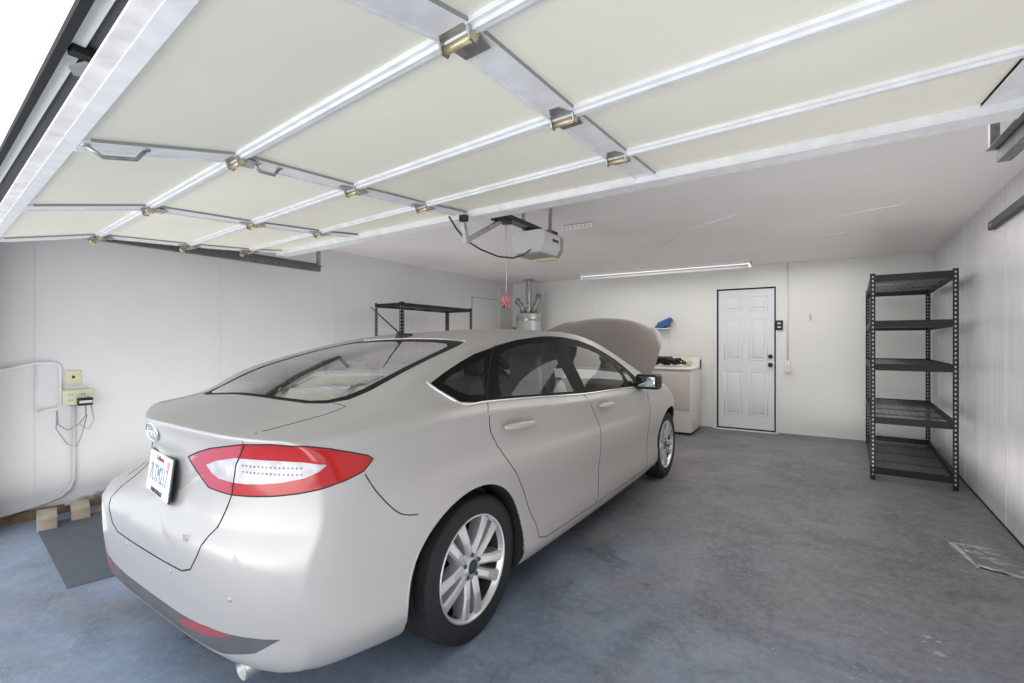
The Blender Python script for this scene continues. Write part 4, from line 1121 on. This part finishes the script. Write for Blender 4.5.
    mb.build('boot_seam', trunk)
    for sx in (1, -1):
        mb = MB().use('inkgrey'); line(mb, 'tail', smooth2([(.09*sx, .902), (.18*sx, .893), (.32*sx, .876)], False), 1, False, r=.0016, sink=.0008); mb.build('boot_crease', trunk)
    bump = emit(['bumper'], 'rear_bumper', 'paint', root)
    emit(['val'], 'lower_valance', 'valance', bump)
    for nm in 'RL': emit(['rf'+nm], 'reflector', 'refl', bump)
    for sd in (1, -1):
        mb = MB().use('gap'); line(mb, 'side', smooth2([(.605, .822), (.633, .768), (.673, .715), (.721, .668), (.77, .648), (.80, .643)], False), sd, False, r=.0028); mb.build('bumper_seam', bump)
        mb = MB().use('inkgrey'); line(mb, 'side', [(.50, .407), (.60, .40), (.70, .385), (.79, .365)], sd, False, r=.0012, maxjump=.2); mb.build('bumper_crease', bump)
    for x in (.56, .20, -.20, -.56):
        p, n = proj('tail', x, .456); mb = MB().use('paint').lathe([(0, -.002), (.008, -.002), (.009, 0), (0, .001)], tuple(p + n*.0), tuple(-n), 14); mb.build('parking_sensor', bump)
    gls = emit(['rear_glass_in'], 'rear_window', 'rglass', root)
    emit(['rear_glass_edge'], 'rear_window_surround', 'glossblack', body)
    mb = MB().use('chrome'); line(mb, 'top', [(-.43, 1.612), (-.30, 1.634), (0, 1.648), (.30, 1.634), (.45, 1.602)], 1, False, r=.004, sink=-.001); mb.build('roof_edge_strip', body)
    emit(['ws_in'], 'windshield', 'cglass', root); emit(['ws_edge'], 'windshield_surround', 'glossblack', body)
    for nm in 'RL': emit(['fender'+nm], 'front_fender', 'paint', root)
    fb = emit(['fbumper'], 'front_bumper', 'paint', root)
    # raised hood: outer skin swung about the cowl hinge
    hinge_p = Vector((0, 3.80, .965)); rot = Matrix.Translation(hinge_p) @ Matrix.Rotation(math.radians(HOOD_DEG), 4, 'X') @ Matrix.Translation(-hinge_p) @ Matrix.Translation((0, HOOD_DY, HOOD_DZ))
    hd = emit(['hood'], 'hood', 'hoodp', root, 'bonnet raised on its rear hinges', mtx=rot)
    mb = MB().use('trimint')
    inner = [(.62, 3.88), (.66, 4.15), (.58, 4.40), (.40, 4.54), (0, 4.60), (-.40, 4.54), (-.58, 4.40), (-.66, 4.15), (-.62, 3.88)]
    A = []
    for a, b in inner:
        p, n = proj('top', a, b); A.append(mb.bm.verts.new(rot @ (p + Vector((0, 0, -.03)))))
    c_ = mb.bm.verts.new(rot @ Vector((0, 4.2, .905)))
    for i in range(len(A)): f = mb.bm.faces.new([A[i], A[(i+1) % len(A)], c_]); f.material_index = 0
    mb.build('hood_liner', hd)
    # engine bay below it
    mb = MB().use('trimint'); mb.box((-.70, 3.86, .30), (.70, 4.55, .60)); mb.use('greyd').box((-.30, 3.95, .60), (.28, 4.32, .76), .03); mb.use('black').box((.38, 4.0, .6), (.60, 4.25, .74), .01).box((-.62, 4.05, .6), (-.38, 4.35, .72), .03)
    mb.build('engine', root)
    # headlamps, grille
    for sd in (1, -1):
        mb = MB().use('lampw'); P = []
        for (x, z) in ((.50, .66), (.62, .70), (.78, .74), (.80, .71), (.66, .655), (.54, .635)):
            r = bv.ray_cast(Vector((x*sd, 8, z)), Vector((0, -1, 0)))
            if r[0]: P.append(r[0] + r[1]*.004)
        if len(P) > 2: mb.bm.faces.new([mb.bm.verts.new(p) for p in P])
        mb.build('headlamp', root)
    mb = MB().use('black'); P = []
    for (x, z) in ((-.38, .62), (.38, .62), (.46, .50), (.36, .38), (-.36, .38), (-.46, .50)):
        r = bv.ray_cast(Vector((x, 8, z)), Vector((0, -1, 0)))
        if r[0]: P.append(r[0] + Vector((0, .006, 0)))
    mb.bm.faces.new([mb.bm.verts.new(p) for p in P]); mb.use('chrome')
    for z in (.42, .47, .52, .57): 
        Q = [bv.ray_cast(Vector((x*.08, 8, z)), Vector((0, -1, 0)))[0] for x in range(-5, 6)]
        mb.tube([q + Vector((0, .012, 0)) for q in Q if q], .007, 6)
    mb.build('grille', fb)
    # badge, plate, exhaust, antenna
    p, n = proj('tail', -.035, .908)
    mb = MB().use('chrome'); t = bmesh.new(); 
    mb.lathe([(.060, .0), (.062, .004), (.054, .006), (.054, .001)], (0, 0, 0), (0, 0, 1), 28)
    mb.use('greyd').lathe([(0, .003), (.054, .003)], (0, 0, 0), (0, 0, 1), 28)
    q = n.to_track_quat('Z', 'Y').to_matrix().to_4x4()
    X = Vector((1, 0, 0)); Z = n; Yv = Z.cross(X).normalized(); X = Yv.cross(Z)
    mt = Matrix((X, Yv, Z)).transposed().to_4x4(); mt.translation = p + n*.001
    for v in mb.bm.verts: v.co = mt @ Vector((v.co.x, v.co.y*.62, v.co.z))
    mb.use('platew'); add_text(mb, 'Ford', .042, mt @ Matrix.Translation((0, 0, .0045)))
    mb.build('oval_badge', trunk)
    pc, pn = proj('tail', .0, .745); X = Vector((1, 0, 0)); pn = Vector((-.12, -1, .12)).normalized(); X = Vector((1, -.12, 0)).normalized(); Yv = pn.cross(X).normalized()
    if Yv.z < 0: Yv = -Yv; 
    X = Yv.cross(pn)
    mt = Matrix((X, Yv, pn)).transposed().to_4x4(); mt.translation = Vector((-.045, pc.y-.014, .740))
    pl = bpy.data.objects.new('number_plate', None); COL.objects.link(pl); pl.parent = root; pl['label'] = 'white registration plate with pale blue lettering and a dark edged frame'
    mb = MB().use('black').box((-.152, -.082, -.006), (.156, .080, -.002), .002); mb.bm.transform(mt); mb.build('plate_frame', pl)
    mb = MB().use('platew').box((-.150, -.078, -.003), (.145, .076, .002), .002); mb.bm.transform(mt); mb.build('plate', pl)
    mb = MB().use('plateb'); add_text(mb, '7LTM217', .072, mt @ Matrix.Translation((0, -.004, .003)) @ Matrix.Diagonal((.84, 1.3, 1, 1))); mb.build('plate_number', pl)
    mb = MB().use('refl'); add_text(mb, 'California', .026, mt @ Matrix.Translation((0, .058, .003))); mb.build('plate_state', pl)
    mb = MB().use('tlpink').box((.09, .035, .002), (.12, .062, .004)); mb.bm.transform(mt); mb.build('plate_sticker', pl)
    mb = MB().use('black'); add_text(mb, 'DRIVE ENERGY', .022, mt @ Matrix.Translation((0, -.066, .003)), .0006); mb.build('plate_slogan', pl)
    p, n = proj('tail', .325, .60)
    Xb = Vector((1, .12, 0)).normalized(); mt2 = Matrix((Xb, Vector((0, 0, 1)), Xb.cross(Vector((0, 0, 1))))).transposed().to_4x4(); mt2.translation = p + n*.007
    mb = MB().use('chrome'); add_text(mb, 'SE', .030, mt2); mb.build('trim_badge', trunk)
    for sx in (1,):
        ex = bpy.data.objects.new('exhaust', None); COL.objects.link(ex); ex.parent = root
        mb = MB().use('greyd').tube([(.42*sx, .85, .25), (.49*sx, .66, .225), (.525*sx, .525, .205)], .028, 16); mb.build('pipe', ex)
        mb = MB().use('chrome'); mb.use('galvd').lathe([(.030, .0), (.034, .01), (.037, .14), (.033, .14), (.031, .03)], (.525*sx, .52, .205), (-.02*sx, -1, -.06), 24); mb.use('blackm').lathe([(0, .10), (.033, .10)], (.525*sx, .52, .205), (-.02*sx, -1, -.06), 24); mb.build('tip', ex)
    an = bpy.data.objects.new('antenna', None); COL.objects.link(an); an.parent = root
    mb = MB().use('black'); mb.prism([(-.03, 0), (.03, 0), (.022, .012), (.012, .018), (-.012, .018), (-.022, .012)], lambda a, b, t: (-.14+a*(1-.4*abs(t-1.70)/.07), t, ZC(t)-.004+b*(2.2-max(0, t-1.70)*18)), 1.65, 1.77); mb.build('base', an)
    mb = MB().use('black').tube([(-.14, 1.69, ZC(1.7)+.012), (-.15, 1.59, ZC(1.7)+.085), (-.16, 1.46, ZC(1.7)+.180)], .005, 8, True, [.006, .0045, .003]); mb.build('mast', an)
    # door mirrors
    for sd in (1, -1):
        mr = bpy.data.objects.new('door_mirror', None); COL.objects.link(mr); mr.parent = root
        mb = MB().use('black').box((.865*sd, 3.14, .885), (1.035*sd, 3.26, 1.0), .028, 4); mb.build('mirror_housing', mr)
        mb = MB().use('black').box((.87*sd, 3.17, .882), (1.04*sd, 3.275, 1.003), .034, 4); mb.build('mirror_cap', mr)
        mb = MB().use('mirrorg').box((.885*sd, 3.136, .905), (1.018*sd, 3.142, .982), .002); mb.build('mirror_glass', mr)
        mb = MB().use('black').obox((.84*sd, 3.22, .895), (.92*sd, 3.20, .92), .06, .03); mb.build('mirror_arm', mr)
    # wheels
    def wheel(x, y, sd):
        w = bpy.data.objects.new('wheel', None); COL.objects.link(w); w.parent = root; w.location = (x, y, WHEEL_R); w.rotation_euler = (0, 0, 0 if sd > 0 else PI)
        R0 = WHEEL_R; ax = (1, 0, 0); W2 = .110
        mb = MB().use('tyre')
        prof = [(.206, -.08), (.235, -.088), (.27, -.094), (.292, -.090), (R0-.010, -.080), (R0-.003, -.066), (R0, -.04), (R0, -.036), (R0-.008, -.034), (R0-.008, -.030), (R0, -.028), (R0, -.004), (R0-.008, -.002), (R0-.008, .002), (R0, .004), (R0, .028), (R0-.008, .030), (R0-.008, .034), (R0, .036), (R0, .04), (R0-.003, .066), (R0-.010, .080), (.292, .090), (.27, .094), (.240, .092), (.222, .089), (.214, .086), (.206, .08)]
        mb.lathe(prof, (0, 0, 0), ax, 72)
        for k in range(64):
            a = 2*PI*k/64
            for sg in (-1, 1):
                c0 = Vector((sg*.050, math.cos(a)*(R0-.003), math.sin(a)*(R0-.003))); c1 = Vector((sg*.080, math.cos(a+.03)*(R0-.011), math.sin(a+.03)*(R0-.011)))
                mb.obox(c0, c1, .007, .008, (0, math.cos(a), math.sin(a)))
        mb.build('tyre', w)
        mb = MB().use('rim'); mb.lathe([(.214, .083), (.218, .090), (.213, .094), (.207, .088), (.200, .066)], (0, 0, 0), ax, 72)
        mb.build('rim_flange', w)
        mb = MB().use('rimd').lathe([(.200, .066), (.197, .03), (.194, -.08)], (0, 0, 0), ax, 48); mb.build('rim_barrel', w)
        mb = MB().use('rim')
        # five twin spokes
        for k in range(5):
            a0 = 2*PI*k/5 + PI/2 + SPK
            for s2 in (-1, 1):
                a1 = a0 + s2*.10; ai = a0 + s2*.22; ao = a0 + s2*.215
                e = Vector((0, -math.sin(a0), math.cos(a0)))
                def pt(r, a, xx): return Vector((xx, math.cos(a)*r, math.sin(a)*r))
                pin, pout = pt(.048, a0+s2*.50, .072), pt(.203, a0+s2*.215, .078)
                d = (pout-pin).normalized(); wd_ = Vector((1, 0, 0)).cross(d).normalized()
                V = []
                for q, w0, xf, xb in ((pin, .027, .074, .02), (pin.lerp(pout, .5), .0255, .084, .03), (pout, .031, .086, .03)):
                    V.append([Vector((xb, q.y, q.z))-wd_*w0, Vector((xb, q.y, q.z))+wd_*w0, Vector((xf-.006, q.y, q.z))+wd_*w0*.8, Vector((xf, q.y, q.z))+wd_*w0*.45, Vector((xf, q.y, q.z))-wd_*w0*.45, Vector((xf-.006, q.y, q.z))-wd_*w0*.8])
                vs = [[mb.bm.verts.new(p) for p in row] for row in V]
                for i in range(2):
                    for j in range(6): mb.bm.faces.new([vs[i][j], vs[i][(j+1) % 6], vs[i+1][(j+1) % 6], vs[i+1][j]])
                mb.bm.faces.new(vs[0]); mb.bm.faces.new(vs[2])
        mb.lathe([(0, .02), (.062, .02), (.068, .055), (.058, .072), (.034, .076), (.032, .078), (0, .078)], (0, 0, 0), ax, 30)
        mb.build('alloy_rim', w)
        mb = MB().use('rimd').lathe([(0, -.03), (.19, -.03), (.19, -.018), (0, -.018)], (0, 0, 0), ax, 40); mb.build('brake_disc', w)
        mb = MB().use('ovalblue').lathe([(0, .084), (.024, .083), (.029, .079), (.03, .07)], (0, 0, 0), ax, 24); cp = mb.build('centre_cap', w)
        for k in range(5):
            a = 2*PI*k/5+PI/2+SPK+PI/5
            mb = MB().use('trimint').cyl((.06, math.cos(a)*.048, math.sin(a)*.048), (.079, math.cos(a)*.048, math.sin(a)*.048), .0095, 6); mb.build('wheel_nut', w)
    WX = .772
    for y in (WH_R, WH_F):
        wheel(WX, y, 1); wheel(-WX, y, -1)
    # arch lips
    for yc in (AX_R, AX_F):
        for sd in (1, -1):
            mb = MB().use('paint'); P = []
            for i in range(41):
                a = -.10 + (PI+.2)*i/40; y, z = yc+.005+math.cos(a)*(ARCH_R+.006), AXZ-.018+math.sin(a)*(ARCH_R+.006)
                p, n = proj('side', y, z, sd)
                if p and abs(p.x) > .7: P.append(p - n*.004)
            if len(P) > 2: mb.tube(P, .006, 8)
            mb.build('arch_lip', body)
    # cabin
    mb = MB().use('trimint').box((-.70, .95, .30), (.70, 3.7, .36)).box((-.66, .62, .86), (.66, 1.22, .90)); 
    mb.box((-.74, 1.2, .36), (-.70, 3.4, .86)).box((.70, 1.2, .36), (.74, 3.4, .86)); mb.build('cabin_floor', root)
    def seat(x, y, wd_, name, nrest, back=.0, top=1.0):
        s_ = bpy.data.objects.new(name, None); COL.objects.link(s_); s_.parent = root
        mb = MB().use('seat').box((x-wd_/2, y-.02, .42), (x+wd_/2, y+.50, .56), .05, 3); mb.build('cushion', s_)
        mb = MB().use('seat').box((-wd_/2, -.06, 0), (wd_/2, .07, .50), .055, 3)
        mb.bm.transform(Matrix.Translation((x, y-.02, .50)) @ Matrix.Rotation(math.radians(18), 4, 'X')); mb.build('backrest', s_)
        for hx in nrest:
            mb = MB().use('seat').box((-.125, -.055, 0), (.125, .05, .19), .045, 4)
            mb.bm.transform(Matrix.Translation((x+hx, y-.20, top)) @ Matrix.Rotation(math.radians(12), 4, 'X')); mb.build('headrest', s_)
            mb = MB().use('chrome')
            for q in (-.06, .06): mb.cyl((x+hx+q, y-.185, top-.06), (x+hx+q, y-.20, top+.03), .007, 8)
            mb.build('headrest_post', s_)
    seat(0, 1.42, 1.28, 'rear_seat', (-.40, .40, 0), top=.955)
    seat(-.36, 2.60, .50, 'front_seat', (0,), top=.965); seat(.36, 2.60, .50, 'front_seat', (0,), top=.965)
    mb = MB().use('trimint').box((-.70, 3.18, .62), (.70, 3.72, .90), .05, 3); mb.build('dashboard', root)
    mb = MB().use('trimint'); mb.tube([(-.36+.17*math.cos(a*PI/12), 3.02-.05*math.sin(a*PI/12), .86+.165*math.sin(a*PI/12)) for a in range(25)], .014, 8); mb.obox((-.52, 3.02, .86), (-.20, 3.02, .86), .04, .02); mb.build('steering_wheel', root)
    for sd in (1, -1):
        mb = MB().use('pillar').obox((.70*sd, 2.16, .80), (.60*sd, 2.20, 1.26), .03, .09, (0, 1, 0)); mb.build('pillar_trim', root)
        mb = MB().use('trimint').obox((.66*sd, 2.10, .55), (.62*sd, 2.16, 1.14), .004, .045, (0, 1, 0)); mb.build('seat_belt', root)
    bm.free()
    return root
HOOD_DEG, HOOD_DY, HOOD_DZ, SPK = 49.5, 0, 0.008, .60
car = build_car()


# ================================================================== LIGHT, WORLD, CAMERA
wd = bpy.data.worlds.new('world'); scene.world = wd; wd.use_nodes = True
bg = wd.node_tree.nodes['Background']; bg.inputs['Color'].default_value = (0.86, 0.93, 1.0, 1); bg.inputs['Strength'].default_value = 1.65
def area(name, loc, rot, sx, sy, e, col=(1, 1, 1)):
    l = bpy.data.lights.new(name, 'AREA'); l.shape = 'RECTANGLE'; l.size = sx; l.size_y = sy; l.energy = e; l.color = col
    o = bpy.data.objects.new(name, l); COL.objects.link(o); o.location = loc; o.rotation_euler = rot; return o
area('daylight', (-1.4, -3.4, 2.6), (math.radians(76), 0, 0), 8.0, 4.5, 22, (0.92, 0.96, 1.0))
area('driveway_bounce', (-1.6, -1.7, 0.06), (math.radians(155), 0, 0), 7.5, 3.2, 270, (1.0, 0.97, 0.92))  # added uplight standing in for driveway bounce onto the raised door
area('floor_bounce', (0.0, 1.3, 0.05), (PI, 0, 0), 1.8, 2.2, 9, (1.0, 0.97, 0.93))  # added uplight to brighten the raised door panels
area('room_fill', (-1.2, 6.2, 2.26), (0, 0, 0), 3.6, 1.4, 28, (1.0, 0.965, 0.92))  # added fill under the ceiling at the back, no fitting there
area('side_fill', (0.1, 3.9, 2.27), (0, 0, 0), 1.4, 2.2, 14, (1.0, 0.97, 0.94))  # added fill over the floor right of the car, no fitting there
area('room_bounce', (0.45, 4.6, 0.12), (PI, 0, 0), 0.9, 4.6, 15, (1.0, 0.97, 0.94))  # added upward fill to brighten the walls
area('side_bounce', (-3.9, 3.2, 0.15), (PI, 0, 0), 0.9, 5.0, 26, (1.0, 0.98, 0.96))
cd = bpy.data.cameras.new('camera'); cam = bpy.data.objects.new('camera', cd); COL.objects.link(cam)
cam.location = (0, 0, 1.25); cam.rotation_euler = (PI/2, 0, math.radians(32.4)); cd.sensor_width = 36; cd.lens = 470/1024*36; cd.clip_start = 0.02
scene.camera = cam
scene.view_settings.view_transform = 'Standard'; scene.view_settings.look = 'None'; scene.view_settings.exposure = 0.12
